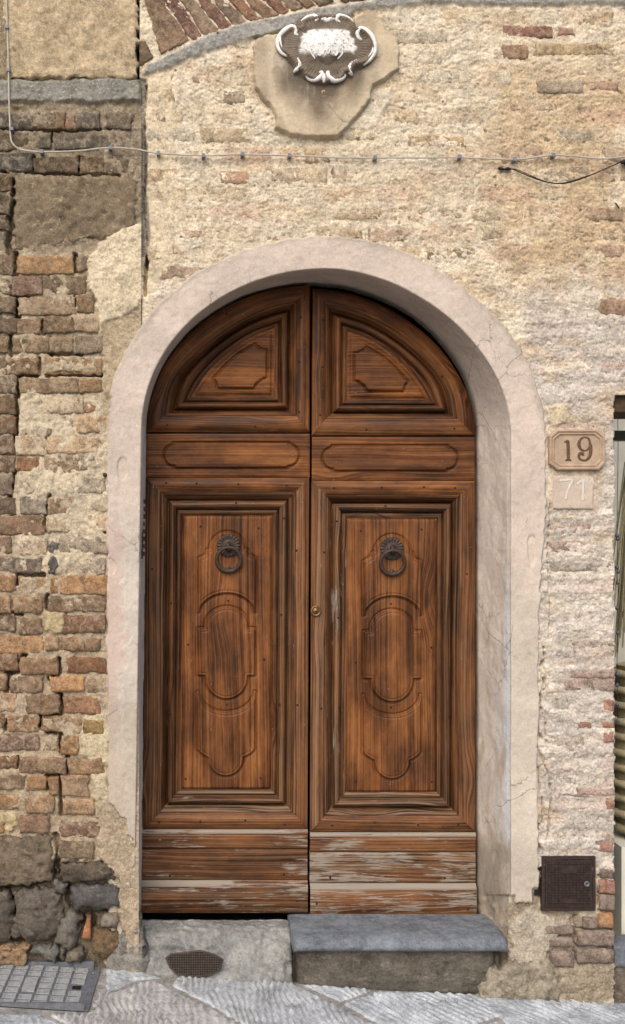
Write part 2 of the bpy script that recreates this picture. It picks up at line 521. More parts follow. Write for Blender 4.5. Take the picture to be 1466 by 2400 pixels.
def mat_simple(name, col, rough=0.6, spec=0.4, metal=0.0, var=0.25, sc=60, bs=0.2, col2=None, amt=0.4, uset=False):
    n = NT(name, rough, spec); p = n.pos(); n.b.inputs['Metallic'].default_value = metal
    c = attr(n).outputs['Color'] if uset else col
    v = n.ramp(n.noise(p, sc, 5, 0.65), 0.3, 0.7, 1 - var, 1 + var)
    c = n.mix(1.0, c, n.gray(v), 'MULTIPLY')
    if col2: c = n.mix(n.ramp(n.noise(p, sc * 0.6, 6, 0.72, 0.4), 0.5, 0.68, 0, amt), c, col2)
    n.col(c)
    n.nor(n.bump(n.noise(p, sc * 4, 4, 0.7), bs, 0.002))
    return n.m

M_mortar = mat_mortar()
M_brick = mat_brick()
M_stone = mat_stone('field_stone')
M_sand = mat_stone('sandstone', light=L3(222, 204, 166), dark=L3(140, 116, 86), amt=(0.5, 0.3), bs=0.38)
M_step = mat_stone('grey_limestone', rough=0.62, light=L3(150, 155, 160), dark=L3(74, 77, 80), amt=(0.5, 0.5), bs=0.3, spec=0.4)
M_pave = mat_stone('paving_stone', rough=0.8, light=L3(190, 193, 196), dark=L3(118, 117, 116), amt=(0.4, 0.28), bs=0.25)
M_plaster = mat_plaster()
M_wood = mat_wood()
M_iron = mat_simple('dark_wrought_iron', L3(74, 62, 54), 0.6, 0.4, 0.5, 0.3, 90, 0.4, L3(84, 62, 48), 0.5)
M_nail = mat_simple('rusted_nail_iron', L3(38, 30, 27), 0.7, 0.3, 0.2)
M_brass = mat_simple('worn_brass', L3(128, 100, 66), 0.45, 0.5, 0.8, 0.25, 150)
M_cable = mat_simple('grey_cable_sheath', L3(186, 178, 164), 0.55, 0.4, 0, 0.12, 40)
M_clip = mat_simple('cable_clip', L3(118, 124, 132), 0.5, 0.4, 0, 0.2, 90)
M_black = mat_simple('rubber_and_hole_black', L3(34, 30, 28), 0.6, 0.3, 0, 0.2, 80)  # cord rubber, also the painted dark of lock hole and cover gap
M_terra = mat_simple('terracotta', L3(196, 160, 128), 0.85, 0.25, 0, 0.18, 45, 0.3, L3(128, 98, 76), 0.55)
M_digit = mat_simple('umber_paint', L3(104, 80, 62), 0.8, 0.25, 0, 0.25, 120)
M_white = mat_simple('old_white_paint', L3(240, 237, 232), 0.85, 0.2, 0, 0.12, 70, 0.6, L3(168, 156, 142), 0.5)
M_relief = mat_simple('relief_stucco', L3(128, 118, 108), 0.9, 0.2, 0, 0.18, 60, 0.5, uset=True)
M_wash = mat_simple('brushed_white_wash', L3(216, 204, 192), 0.9, 0.2, 0, 0.08, 60)
M_cover = mat_simple('brown_cast_iron', L3(62, 48, 44), 0.6, 0.35, 0.3, 0.25, 80, 0.4, L3(96, 80, 72), 0.4)
M_grate = mat_simple('worn_cast_iron', L3(122, 125, 130), 0.55, 0.4, 0.35, 0.22, 50, 0.4, L3(92, 84, 76), 0.5)
M_gpad = mat_simple('dusty_grate_steel', L3(158, 158, 157), 0.7, 0.35, 0.1, 0.2, 60, 0.3, L3(140, 132, 124), 0.5)
M_void = mat_simple('dark_void_paint', L3(40, 34, 30), 0.95, 0.1)  # near-black colour standing in for shade inside the hall and holes
M_cement = mat_simple('grey_cement', L3(150, 148, 142), 0.95, 0.15, 0, 0.2, 30, 0.5)
# ------------------------------------------------------------------ ground
GA, GB = -0.007, -0.063            # street falls to the right
def gz(x): return GA + GB * np.asarray(x, float)
def G(px, py):
    px = np.asarray(px, float); py = np.asarray(py, float)
    dx = (px - CX) / SXF; dz = (CY - py) / SXF
    t = (ZC - GA) / (GB * dx - dz)
    return np.stack([t * dx, -DIST + t], -1)

st_v = [(x, y, float(gz(x)) - 0.012) for y in (-30, 12) for x in (-30, 30)]
street = mk('street', st_v, [(0, 1, 3, 2)], M_pave, color=L3(118, 117, 114), origin=np.zeros(3))
tag(street, kind='structure')
pavement = mk('pavement', [(x, y, float(gz(x)) - 0.008) for y in (-1.6, 0.30) for x in (-1.8, 2.8)], [(0, 1, 3, 2)], M_pave,
              color=L3(156, 151, 144))
tag(pavement, kind='structure')

def slab(poly_px, ang, color, seed, groove=0.0022, sp=0.027, step=0.0045):
    g = G(*np.asarray(poly_px, float).T)
    x0, y0 = g.min(0) - 0.01; x1, y1 = g.max(0) + 0.01
    xs = np.arange(x0, x1, step); ys = np.arange(y0, y1, step)
    X, Y = np.meshgrid(xs, ys)
    d = sdf(X, Y, g) + 0.003 * fbm(X * 30, Y * 30, 2, seed)
    a = R(ang)
    u = (X * math.cos(a) + Y * math.sin(a)) + 0.016 * fbm(X * 8, Y * 8, 3, seed + 3)
    ph = u / sp * 2 * np.pi
    h = 1.3 * groove * (np.sin(ph) * 0.75 + 0.25 * np.sin(2 * ph)) * np.clip(-0.15 + 1.5 * vnoise(X * 11, Y * 6, seed + 4), 0.05, 1.2)
    h = h + 0.0022 * fbm(X * 40, Y * 40, 4, seed + 7) + 0.002 * fbm(X * 5, Y * 5, 2, seed + 8)
    h = h - 0.012 * (1 - sst(0.0, 0.012, d))
    Z = gz(X) + h
    keep = d > -0.004
    n, m = X.shape
    Fc = grid_faces(n, m)[:, ::-1]
    kv = keep.ravel()
    Fc = Fc[kv[Fc].all(1)]
    used = np.unique(Fc)
    rm = -np.ones(n * m, int); rm[used] = np.arange(len(used))
    V = np.stack([X, Y, Z], -1).reshape(-1, 3)[used]
    return mk('paving_slab', V, rm[Fc], M_pave, pavement, color=color)

slab([(-100, 2376), (95, 2373), (153, 2402), (198, 2480), (-100, 2480)], 8, L3(182, 185, 187), 1)
slab([(246, 2331), (325, 2299), (362, 2295), (402, 2315), (503, 2365), (571, 2402), (632, 2480), (212, 2480), (164, 2402), (110, 2374), (214, 2373), (230, 2322)], 4, L3(184, 181, 177), 2, 0.0065, 0.026)
slab([(248, 2264), (300, 2262), (345, 2279), (388, 2291), (362, 2291), (322, 2294), (248, 2327)], 60, L3(182, 185, 187), 3, 0.0008)
slab([(400, 2306), (420, 2283), (560, 2284), (688, 2302), (889, 2403), (955, 2480), (640, 2480), (577, 2402), (508, 2362)], 2, L3(183, 186, 188), 4, 0.0065, 0.025)
slab([(702, 2302), (878, 2317), (798, 2345)], 35, L3(180, 184, 187), 5, 0.004)
slab([(802, 2349), (886, 2320), (1000, 2321), (1200, 2331), (1466, 2347), (1600, 2354), (1600, 2480), (1300, 2480), (1167, 2380), (1112, 2399), (1078, 2480), (972, 2480), (897, 2402)], 38, L3(182, 186, 189), 6, 0.0050, 0.03)
slab([(1167, 2386), (1290, 2480), (1090, 2480), (1119, 2403)], 20, L3(174, 177, 180), 7, 0.003)

# ------------------------------------------------------------------ wall outlines (photo pixels on the wall plane)
def half_arch(cx, rx, ry, ys, p, sgn, n=60):
    th = np.linspace(0, np.pi / 2, n)
    c = np.cos(th); s = np.sin(th)
    x = cx + sgn * rx * np.sign(c) * np.abs(c) ** (2 / p)
    y = ys - ry * np.abs(s) ** (2 / p)
    return np.stack([x, y], 1)          # springing -> crown

def full_curve(xl, xr, cx, crown, ys, pl, pr, bot, n=60, leanl=0.0):
    """left bottom -> crown -> right bottom"""
    yl = np.linspace(bot, ys, 90)[:-1]
    left = np.stack([xl - (yl - ys) * leanl, yl], 1)
    a = half_arch(cx, cx - xl, ys - crown, ys, pl, -1, n)
    b = half_arch(cx, xr - cx, ys - crown, ys, pr, 1, n)[::-1][1:]
    right = np.stack([np.full(89, xr), np.linspace(ys, bot, 90)[1:]], 1)
    return np.vstack([left, a, b, right])

ARRIS = full_curve(333, 1196, 765, 632, 1010, 2.0, 1.8, 2330, leanl=0.0145)
BACK = full_curve(343, 1123, 731, 661, 1010, 2.0, 1.98, 2330, leanl=0.0097)
OUTER = full_curve(252, 1279, 765, 552, 1000, 2.0, 1.8, 2330)
OUTER[:, 0] -= 17 * sst(1150, 1480, OUTER[:, 1]) * (OUTER[:, 0] > 765)

BAND_UP = [(345, 150), (410, 125), (450, 101), (520, 73), (580, 55), (650, 38), (715, 28), (780, 14), (870, 2), (900, -14)]
BAND_LO = [(333, 178), (384, 167), (434, 141), (495, 119), (560, 99), (605, 90), (665, 75), (704, 50), (752, 45), (824, 39), (832, 27), (905, 17), (1000, 9), (1160, 12), (1600, 13)]
BAND = BAND_UP + [(900, -90), (1600, -90)] + BAND_LO[::-1]

def cut_mesh(name, X, Y, h, col, keep, mat, parent):
    n, m = X.shape
    P = W(X, Y, 0.0); P[..., 1] = -h
    Fc = grid_faces(n, m)
    kv = keep.ravel()
    Fc = Fc[kv[Fc].all(1)]
    used = np.unique(Fc)
    rm = -np.ones(n * m, int); rm[used] = np.arange(len(used))
    return mk(name, P.reshape(-1, 3)[used], rm[Fc], mat, parent, col=col.reshape(-1, 3)[used])

def blend(col, mask, rgb):
    c = lin(rgb)
    return col * (1 - mask[..., None]) + c * mask[..., None]

# ------------------------------------------------------------------ left wall: exposed bricks
brick_wall = thing('brick_wall', W(115, 2262, 0.0), 'cracked dark brick and rubble wall left of the doorway', 'wall')

def zoomrows(rows, ox, oy, s):
    out = []
    for q in rows:
        x0, y0, x1, y1 = q[:4]
        out.append((ox + x0 / s, oy + y0 / s, ox + x1 / s, oy + y1 / s) + tuple(q[4:]))
    return out

LB = []
LB += zoomrows([(-80, 515, 50, 590), (60, 530, 150, 600), (172, 520, 262, 600), (266, 525, 304, 600), (308, 540, 352, 602, 'o'), (358, 525, 460, 600), (490, 520, 612, 600),
                (-80, 620, 135, 700), (140, 620, 240, 695), (250, 620, 630, 690),
                (-80, 715, 155, 795), (160, 730, 365, 805), (370, 725, 480, 805), (485, 715, 630, 805),
                (-80, 802, 60, 880), (-80, 900, 45, 990), (-80, 1000, 34, 1070), (-80, 1078, 24, 1150)], 0, 0, 1.981)
LB += zoomrows([(-160, 125, 115, 290), (150, 135, 605, 290), (622, 130, 715, 265),
                (-160, 300, 88, 450), (92, 305, 345, 455, 'r'), (355, 295, 715, 455), (840, 335, 1060, 470, 'p'), (900, 150, 1190, 300, 'p'),
                (-160, 470, 130, 610), (150, 475, 615, 620), (630, 460, 780, 600),
                (-160, 640, 135, 770), (145, 650, 340, 780), (355, 640, 605, 770), (611, 640, 810, 755),
                (-160, 795, 68, 930), (100, 800, 400, 940), (405, 800, 600, 930), (620, 795, 840, 930),
                (-160, 960, 58, 1110), (62, 965, 320, 1110), (335, 965, 830, 1105),
                (-160, 1125, 138, 1270), (155, 1130, 653, 1265), (660, 1150, 840, 1260),
                (-160, 1285, 130, 1430), (150, 1300, 345, 1440), (375, 1300, 690, 1420), (694, 1320, 880, 1410, 'o'),
                (-160, 1450, 130, 1590), (155, 1455, 410, 1600), (416, 1450, 610, 1590), (620, 1455, 880, 1590),
                (-160, 1610, 120, 1750), (130, 1610, 370, 1770), (385, 1615, 805, 1750), (810, 1620, 915, 1740),
                (-160, 1770, 120, 1910, 'r'), (140, 1790, 340, 1900, 'r'), (365, 1770, 650, 1920), (660, 1770, 870, 1890),
                (-160, 1940, 110, 2090), (130, 1955, 340, 2090), (370, 1945, 860, 2080)], 0, 560, 3.49)
LB += zoomrows([(-160, 160, 130, 300), (165, 150, 385, 295), (400, 150, 680, 290), (690, 140, 880, 270),
                (-160, 310, 355, 460), (385, 310, 620, 440), (626, 310, 860, 440),
                (-160, 475, 100, 620), (155, 500, 393, 640), (490, 480, 880, 610),
                (-160, 645, 345, 780), (490, 655, 860, 785),
                (-160, 800, 130, 930), (150, 805, 415, 950), (424, 810, 478, 940), (490, 800, 880, 950),
                (-160, 965, 90, 1100), (100, 970, 350, 1110), (395, 970, 875, 1105),
                (-160, 1120, 130, 1260), (160, 1140, 355, 1280), (515, 1120, 870, 1270, 'r'),
                (-160, 1290, 355, 1435), (375, 1300, 480, 1410), (490, 1300, 690, 1420), (697, 1310, 830, 1420),
                (-160, 1440, 152, 1575, 'r'), (165, 1470, 475, 1610), (540, 1465, 880, 1590, 'r'),
                (-160, 1600, 60, 1740), (75, 1620, 355, 1755), (410, 1620, 700, 1750), (712, 1640, 850, 1750, 'p'),
                (-160, 1770, 130, 1910), (210, 1775, 490, 1930), (515, 1790, 820, 1930, 'r'),
                (-160, 1940, 50, 2050), (65, 1935, 325, 2080), (335, 1950, 518, 2080), (525, 1945, 675, 2094), (690, 1970, 855, 2094, 'y')], 0, 1120, 3.49)
LB += zoomrows([(-160, 140, 320, 275, 'r'), (340, 165, 480, 295), (505, 155, 640, 310),
                (-160, 310, 145, 430, 'r'), (155, 330, 545, 465), (555, 335, 850, 470),
                (-160, 480, 210, 600), (225, 490, 385, 610), (400, 490, 480, 640), (505, 490, 735, 650),
                (-160, 640, 165, 760), (200, 650, 450, 790), (515, 670, 780, 800),
                (-160, 850, 50, 950), (160, 810, 410, 950, 'r'), (490, 850, 830, 990, 'r'),
                (485, 1020, 780, 1160)], 0, 1680, 3.49)

def brick_tone(x, y, flag, r):
    """real brick colour: sooty at the top, limewashed in the middle, raw orange-brown below; alpha = lime left on it"""
    if flag == 'r': c, a = (146, 112, 88), 0.3
    elif flag == 'o': c, a = (156, 120, 92), 0.25
    elif flag == 'y': c, a = (176, 146, 96), 0.15
    elif flag == 'p': c, a = (172, 148, 120), 0.45
    elif y < 560: c, a = (112, 97, 80), 0.25
    elif y < 930:
        c, a = (144, 120, 94), 0.28
        if x < 45: c = (118, 100, 82)
    elif y < 1330:
        c, a = (176, 152, 126), 0.85
        if x < 40: c, a = (122, 100, 82), 0.25
    elif y < 1960: c, a = (160, 126, 94), 0.36
    else: c, a = (126, 106, 84), 0.35
    f = r.uniform(0.84, 1.14)
    w = r.uniform(-8, 8)
    v = lin(np.clip([c[0] * f + w, c[1] * f, c[2] * f - w], 0, 255))
    return (v[0], v[1], v[2], min(1, max(0, a * r.uniform(0.4, 1.6))))

for i, b in enumerate(LB):
    x0, y0, x1, y1 = b[:4]; fl = b[4] if len(b) > 4 else ''
    r = random.Random(100 + i)
    j = lambda s: r.uniform(-s, s)
    smear = 930 < y0 < 1340 and x0 > 36
    fr = r.uniform(-0.002, 0.008) if not smear else r.uniform(-0.002, 0.004)
    if y0 > 1340: fr += r.uniform(-0.004, 0.008)
    if fl == 'p': fr = 0.004
    quad = [(x0 + j(2), y0 + j(2)), (x1 + j(2), y0 + j(3)), (x1 + j(3), y1 + j(2)), (x0 + j(3), y1 + j(2))]
    block('brick', quad, M_brick, brick_wall, front=fr, depth=0.07, k=0.03 + 0.04 * (y0 > 1340), rnd_m=0.003 + 0.002 * (y0 > 1340),
          rough=0.0020, edge=0.0034, seed=200 + i * 7, color=brick_tone(x0 + 20, y0, fl, r), step=0.008,
          tilt=(j(0.003), j(0.002)))

# the larger stones of the left wall (zoom coordinates -> px)
def zq(pts, ox, oy, s): return [(ox + x / s, oy + y / s) for x, y in pts]
ST = [  # quad, front, k, dome, colour, name
    (zq([(0, -160), (640, -160), (640, 368), (45, 372)], 0, 0, 1.981), 0.016, 0.03, 0.004, L3(204, 182, 148), 'sandstone_block', M_sand),
    (zq([(66, 822), (642, 808), (640, 1080), (62, 1172)], 0, 0, 1.981), 0.006, 0.05, 0.006, L3(136, 119, 97), 'sandstone_block', M_sand),
    (zq([(-160, 968), (440, 972), (445, 1345), (-160, 1402)], 0, 1680, 3.49), 0.012, 0.22, 0.012, L3(134, 118, 98), 'rubble_stone', M_stone),
    (zq([(490, 1190), (940, 1200), (968, 1345), (500, 1372)], 0, 1680, 3.49), 0.004, 0.3, 0.012, L3(104, 92, 78), 'rubble_stone', M_stone),
    (zq([(565, 1378), (960, 1380), (1004, 1560), (600, 1585)], 0, 1680, 3.49), 0.010, 0.35, 0.016, L3(104, 100, 96), 'rubble_stone', M_stone),
    (zq([(95, 1400), (480, 1415), (545, 1790), (150, 1885)], 0, 1680, 3.49), 0.002, 0.55, 0.03, L3(118, 108, 96), 'rubble_stone', M_stone),
    (zq([(-200, 1425), (90, 1440), (118, 1850), (-200, 1880)], 0, 1680, 3.49), -0.004, 0.4, 0.02, L3(108, 98, 86), 'rubble_stone', M_stone),
    (zq([(425, 1345), (556, 1352), (540, 1470), (440, 1440)], 0, 1680, 3.49), -0.004, 0.6, 0.014, L3(120, 114, 106), 'rubble_stone', M_stone),
    (zq([(520, 1590), (668, 1625), (620, 1925), (415, 1880)], 0, 1680, 3.49), 0.012, 0.6, 0.03, L3(124, 116, 106), 'rubble_stone', M_stone),
    (zq([(818, 1612), (985, 1615), (970, 1755), (808, 1725)], 0, 1680, 3.49), 0.004, 0.6, 0.02, L3(142, 130, 116), 'rubble_stone', M_stone),
    (zq([(770, 1735), (985, 1750), (970, 1985), (735, 1960)], 0, 1680, 3.49), 0.004, 0.5, 0.02, L3(138, 112, 82), 'rubble_stone', M_stone),
    (zq([(-160, 1878), (228, 1880), (198, 2022), (-160, 2022)], 0, 1680, 3.49), 0.014, 0.05, 0.0, L3(152, 122, 92), 'broken_brick', M_brick),
    (zq([(218, 1895), (420, 1872), (484, 1900), (478, 2022)], 0, 1680, 3.49), 0.016, 0.25, 0.006, L3(128, 124, 116), 'rubble_stone', M_stone),
    (zq([(560, 1900), (700, 1880), (705, 2010), (520, 2032)], 0, 1680, 3.49), 0.008, 0.6, 0.016, L3(132, 120, 104), 'rubble_stone', M_stone),
    (zq([(545, 1890), (440, 1930), (500, 2030), (530, 2035)], 0, 1680, 3.49), -0.012, 0.5, 0.01, L3(126, 116, 102), 'rubble_stone', M_stone),
    (zq([(400, 537), (474, 540), (466, 792), (396, 790)], 0, 1120, 3.49), 0.004, 0.04, 0.0, L3(122, 116, 108), 'slate_shim', M_stone),
    (zq([(980, 1830), (1085, 1790), (1040, 1960), (960, 1980)], 0, 1680, 3.49), 0.002, 0.5, 0.014, L3(136, 130, 120), 'rubble_stone', M_stone),
    (zq([(60, 1740), (170, 1640), (210, 1770), (110, 1860)], 0, 1680, 3.49), -0.016, 0.5, 0.01, L3(110, 100, 88), 'rubble_stone', M_stone),
]
for i, (q, fr, k, dome, colr, nm, mt) in enumerate(ST):
    big = i in (0, 1, 2)
    block(nm, q, mt, brick_wall, front=fr, depth=0.09, k=k, rnd_m=0.016 if not nm.startswith(('broken', 'slate')) else 0.005, rough=0.0042 if i in (0, 1) else 0.0058, edge=0.008, lump=0.5,
          dome=dome, seed=900 + i * 31, color=(colr[0], colr[1], colr[2], 0.2), step=0.007, fsc=0.7)
# terracotta sliver wedged between the stones
sh = block('tile_shard', zq([(712, 1642), (742, 1655), (740, 1828), (668, 1822)], 0, 1680, 3.49), M_brick, brick_wall, front=-0.006, depth=0.05, k=0.02,
           rnd_m=0.003, rough=0.0008, edge=0.001, seed=77, color=L3(184, 128, 92)[:3] + (0.0,), step=0.008)

# the mortar bed of the left wall, one relief sheet with real cracks
S = 2.0
xs = np.arange(-90, 334, S); ys = np.arange(-90, 2296, S)
X, Y = np.meshgrid(xs, ys)
xm, zm = X / 600.0, Y / 600.0
jit = 9 * fbm(xm * 12, zm * 12, 4, 41) + 4 * fbm(xm * 50, zm * 50, 2, 42)
h = np.full(X.shape, -0.0052)
h += 0.0085 * fbm(xm * 9, zm * 9, 4, 1) + 0.0035 * fbm(xm * 60, zm * 60, 4, 2)
col = np.empty(X.shape + (3,)); col[:] = lin((174, 157, 132))
zone = lambda a, b, w=25: sst(a - w, a + w, Y + jit) * (1 - sst(b - w, b + w, Y + jit))
z_top = zone(-200, 590); col = blend(col, z_top, (146, 131, 110))
z_mid = zone(600, 930); col = blend(col, z_mid, (178, 161, 135))
z_sm = zone(925, 1340) * sst(30, 46, X + jit * 0.5)
h += z_sm * 0.0050
col = blend(col, z_sm, (196, 180, 154))
z_low = zone(1340, 2010); col = blend(col, z_low, (176, 158, 133))
z_rub = zone(2020, 2400, 12) * (1 - sst(276, 300, X + jit))
h -= z_rub * 0.034
col = blend(col, z_rub, (118, 104, 86))
def patch(poly, lift, rgb, jt=1.0, w=6):
    global h, col
    m = sst(-w, w, sdf(X, Y, poly) + jit * jt)
    h = h * (1 - m) + m * (lift + 0.0026 * fbm(xm * 26, zm * 26, 4, 77) + 0.0016 * fbm(xm * 110, zm * 110, 3, 78))
    col = blend(col, m, rgb)
patch([(203, 610), (232, 572), (262, 552), (300, 536), (345, 520), (350, 770), (300, 790), (258, 850), (240, 800), (232, 740), (214, 690), (206, 650)], 0.010, (212, 195, 166))
patch([(236, 770), (345, 700), (345, 1000), (240, 1000), (242, 850)], 0.002, (176, 158, 130))
patch([(205, 1680), (260, 1660), (262, 1790), (230, 1790), (186, 1768)], 0.007, (196, 180, 148))
patch([(212, 1820), (250, 1815), (256, 1880), (228, 1872)], 0.006, (192, 176, 146))
patch([(236, 1880), (345, 1840), (345, 2250), (300, 2230), (270, 2150), (276, 2060), (236, 2010), (224, 1960)], 0.006, (172, 154, 130))
patch([(-90, -90), (24, -90), (26, 190), (-90, 190)], 0.004, (150, 134, 108))
patch([(-90, 186), (160, 188), (328, 184), (330, 240), (180, 236), (100, 244), (-90, 242)], 0.012, (142, 138, 128), 0.5)
patch([(20, 240), (70, 238), (60, 258), (30, 262)], 0.002, (110, 92, 62))
patch([(100, 1430), (148, 1428), (150, 1492), (104, 1480)], 0.004, (176, 158, 122))
patch([(-20, 1900), (40, 1905), (38, 1950), (10, 1960), (-20, 1950)], 0.004, (186, 166, 128))
patch([(305, -90), (336, -90), (333, 60), (320, 160), (338, 186), (300, 186), (312, 100)], -0.012, (92, 78, 64), 0.3)
CR = [  # left-wall cracks: polyline, half width px, depth
    ([(332, -80), (330, 20), (323, 60), (326, 105), (319, 150), (324, 180)], 4.0, 0.05),
    ([(8, 400), (30, 425), (34, 470), (22, 500), (28, 530), (16, 570), (22, 590)], 5, 0.05),
    ([(36, 594), (37, 640), (36, 668)], 4.5, 0.05), ([(30, 690), (36, 710), (42, 738)], 5.5, 0.06), ([(42, 738), (24, 782), (26, 830)], 4, 0.05),
    ([(86, 698), (40, 692)], 3, 0.03),
    ([(176, 598), (177, 632)], 4, 0.05), ([(178, 690), (174, 716)], 2.5, 0.03), ([(98, 750), (101, 780)], 3, 0.03), ([(93, 838), (93, 876)], 3, 0.03),
    ([(84, 879), (44, 880), (41, 920), (40, 960), (38, 1012), (30, 1050)], 4.5, 0.06),
    ([(112, 879), (160, 876), (236, 879)], 4, 0.04), ([(120, 828), (190, 829)], 3, 0.03),
    ([(116, 790), (116, 826)], 2, 0.03), ([(34, 1100), (28, 1140), (22, 1165)], 3, 0.04),
    ([(117, 1162), (108, 1200), (104, 1220), (108, 1246)], 3, 0.04), ([(118, 1010), (112, 1024), (116, 1060)], 2.5, 0.02),
    ([(102, 1348), (42, 1346), (40, 1370)], 4, 0.05), ([(112, 1398), (110, 1425)], 4.5, 0.05), ([(28, 1438), (50, 1440)], 3.5, 0.04),
    ([(138, 1545), (140, 1578), (116, 1592)], 3.5, 0.05), ([(58, 1535), (44, 1556), (40, 1574), (16, 1578)], 5, 0.06),
    ([(20, 1580), (16, 1620)], 3.5, 0.04), ([(140, 1628), (146, 1652), (144, 1676), (96, 1678), (94, 1698)], 4.5, 0.06),
    ([(16, 1690), (12, 1712)], 3, 0.04), ([(92, 1702), (112, 1716), (142, 1722), (144, 1762)], 4.5, 0.06),
    ([(158, 1772), (157, 1815), (110, 1820), (112, 1850)], 4, 0.05), ([(140, 1818), (143, 1862), (146, 1910)], 5, 0.06),
    ([(42, 1776), (40, 1800)], 2.5, 0.03), ([(130, 1960), (140, 2000), (132, 2030), (156, 2080), (160, 2120)], 6, 0.05),
    ([(0, 2082), (60, 2078), (100, 2068), (124, 2052)], 6, 0.06), ([(14, 2100), (34, 2140), (26, 2180), (30, 2210), (60, 2216)], 6, 0.06),
    ([(165, 2120), (178, 2145), (240, 2136)], 9, 0.06), ([(190, 2160), (212, 2180), (216, 2160)], 7, 0.05),
    ([(0, 300), (130, 304), (260, 300)], 2.0, 0.02), ([(122, 296), (120, 328)], 2.5, 0.03), ([(186, 366), (182, 404)], 3, 0.03), ([(78, 364), (82, 400)], 2.5, 0.03),
    ([(60, 404), (190, 408), (280, 410)], 2.0, 0.02), ([(68, 1520), (20, 1522)], 2.5, 0.03), ([(262, 1240), (246, 1246)], 3, 0.03),
]
dark = np.zeros(X.shape)
for pts, hw, dp in CR:
    p = np.asarray(pts, float)
    x0, y0 = p.min(0) - 40; x1, y1 = p.max(0) + 40
    ii = np.where((ys >= y0) & (ys <= y1))[0]; jj = np.where((xs >= x0) & (xs <= x1))[0]
    if len(ii) == 0 or len(jj) == 0: continue
    sl = np.s_[ii[0]:ii[-1] + 1, jj[0]:jj[-1] + 1]
    d = seg_dist(X[sl], Y[sl], p) + 1.8 * fbm(xm[sl] * 70, zm[sl] * 70, 2, 51)
    c = 1 - sst(hw * 0.7, hw * 1.25 + 2.0, d)
    h[sl] = h[sl] - c * dp
h = np.maximum(h, -0.085)
keep = (Y < 5000)
keep &= ~((X > 326) & (Y > 800))
bed = cut_mesh('mortar_bed', X, Y, h, col, keep, M_mortar, brick_wall)

# pipe stub and iron bits
stub = tube('pipe_stub', F([247, 247], [1113, 1113], 0.0, np.array([-0.03, 0.012])), 0.0085, M_iron, brick_wall, seg=12)

# ------------------------------------------------------------------ the doorway wall: lime smeared brick
door_wall = thing('doorway_wall', W(800, 2300, 0.0), 'pale lime-smeared brick wall with plastered arched doorway', 'wall')
opening = np.vstack([ARRIS])
EMBLEM = [(593, 108), (599, 96), (626, 81), (659, 78), (680, 69), (704, 57), (824, 45), (845, 36), (875, 30), (893, 42), (905, 72), (935, 93), (936, 165), (914, 183), (875, 207), (866, 237), (830, 285), (794, 325), (680, 324), (644, 303), (647, 279), (629, 249), (596, 210)]

# voussoirs of the relieving arch above
zt = lambda pts: zq(pts, 0, 0, 1.981)
tops = [668, 752, 832, 905, 980, 1055, 1130, 1205, 1272, 1342, 1408, 1466]
bots = [(745, 262), (884, 190), (955, 186), (1024, 150), (1092, 136), (1157, 108), (1226, 100), (1300, 76), (1352, 58), (1412, 42), (1466, 28), (1520, 18)]
vcol = [(128, 104, 84), (112, 82, 72), (132, 112, 92), (118, 88, 74), (124, 106, 90), (128, 94, 74), (126, 100, 80), (118, 86, 72), (126, 108, 90), (122, 98, 82), (130, 112, 92)]
for i in range(11):
    r = random.Random(i)
    tx0, tx1 = tops[i], tops[i + 1]
    (bx0, by0), (bx1, by1) = bots[i], bots[i + 1]
    # carry each brick on beyond the top of the picture along its own direction
    ex0 = tx0 - (bx0 - tx0) * (120 / by0 if by0 > 60 else 1.2); ex1 = tx1 - (bx1 - tx1) * (120 / by1 if by1 > 60 else 1.2)
    q = zt([(ex0 + 2, -120), (ex1 - 2, -120), (bx1 - 3, by1 - 4), (bx0 + 3, by0 - 6)])
    block('arch_brick', q, M_brick, door_wall, front=0.006 + r.uniform(-0.002, 0.002), depth=0.06, k=0.02, rnd_m=0.003, rough=0.002, edge=0.003,
          seed=1500 + i, color=L3(*[v * 1.14 for v in vcol[i]])[:3] + (0.25,), step=0.010)
block('arch_stone', zt([(650, 190), (672, 182), (722, 272), (648, 312)]), M_stone, door_wall, front=0.008, k=0.2, rnd_m=0.008, seed=1601, color=L3(138, 118, 94))
block('arch_stone', zt([(640, 100), (662, 70), (668, 150), (645, 152)]), M_stone, door_wall, front=-0.004, k=0.4, rnd_m=0.008, seed=1602, color=L3(132, 114, 92))
for q in ([(742, -20), (775, -25), (783, 6), (746, 16)], [(780, -25), (870, -30), (868, -2), (800, 8)]):
    block('arch_stone', q, M_stone, door_wall, front=0.012, k=0.15, rnd_m=0.008, seed=1603 + int(q[0][0]), color=L3(150, 134, 108))

# courses of half-buried bricks
CB = []
r = random.Random(5)
y = -70.0
row = 0
while y < 2010:
    hgt = 38 + r.uniform(-3, 3)
    x = 346 - r.uniform(0, 90)
    while x < 1590:
        w = r.choice([128, 138, 146, 120, 66, 72, 134])
        x0, x1 = max(x, 346), min(x + w - 9, 1590)
        if y > 880: x1 = min(x1, 1441)
        x += w
        if x1 - x0 < 24: continue
        xa = np.array([x0, x1, x0, x1, (x0 + x1) / 2]); ya = np.array([y, y, y + hgt, y + hgt, y + hgt / 2])
        if inside(xa, ya, np.vstack([OUTER])).sum() >= 3: continue
        if inside(xa, ya, np.asarray(EMBLEM)).sum() >= 4: continue
        if (np.interp(xa, [p[0] for p in BAND_LO], [p[1] for p in BAND_LO]) > ya).sum() >= 2: continue
        if y > 900 and x0 < 1290: x0 = 1290
        if x1 - x0 < 30: continue
        CB.append((x0, y + r.uniform(-3, 3), x1, y + hgt + r.uniform(-3, 3), ''))
    y += 46
    row += 1
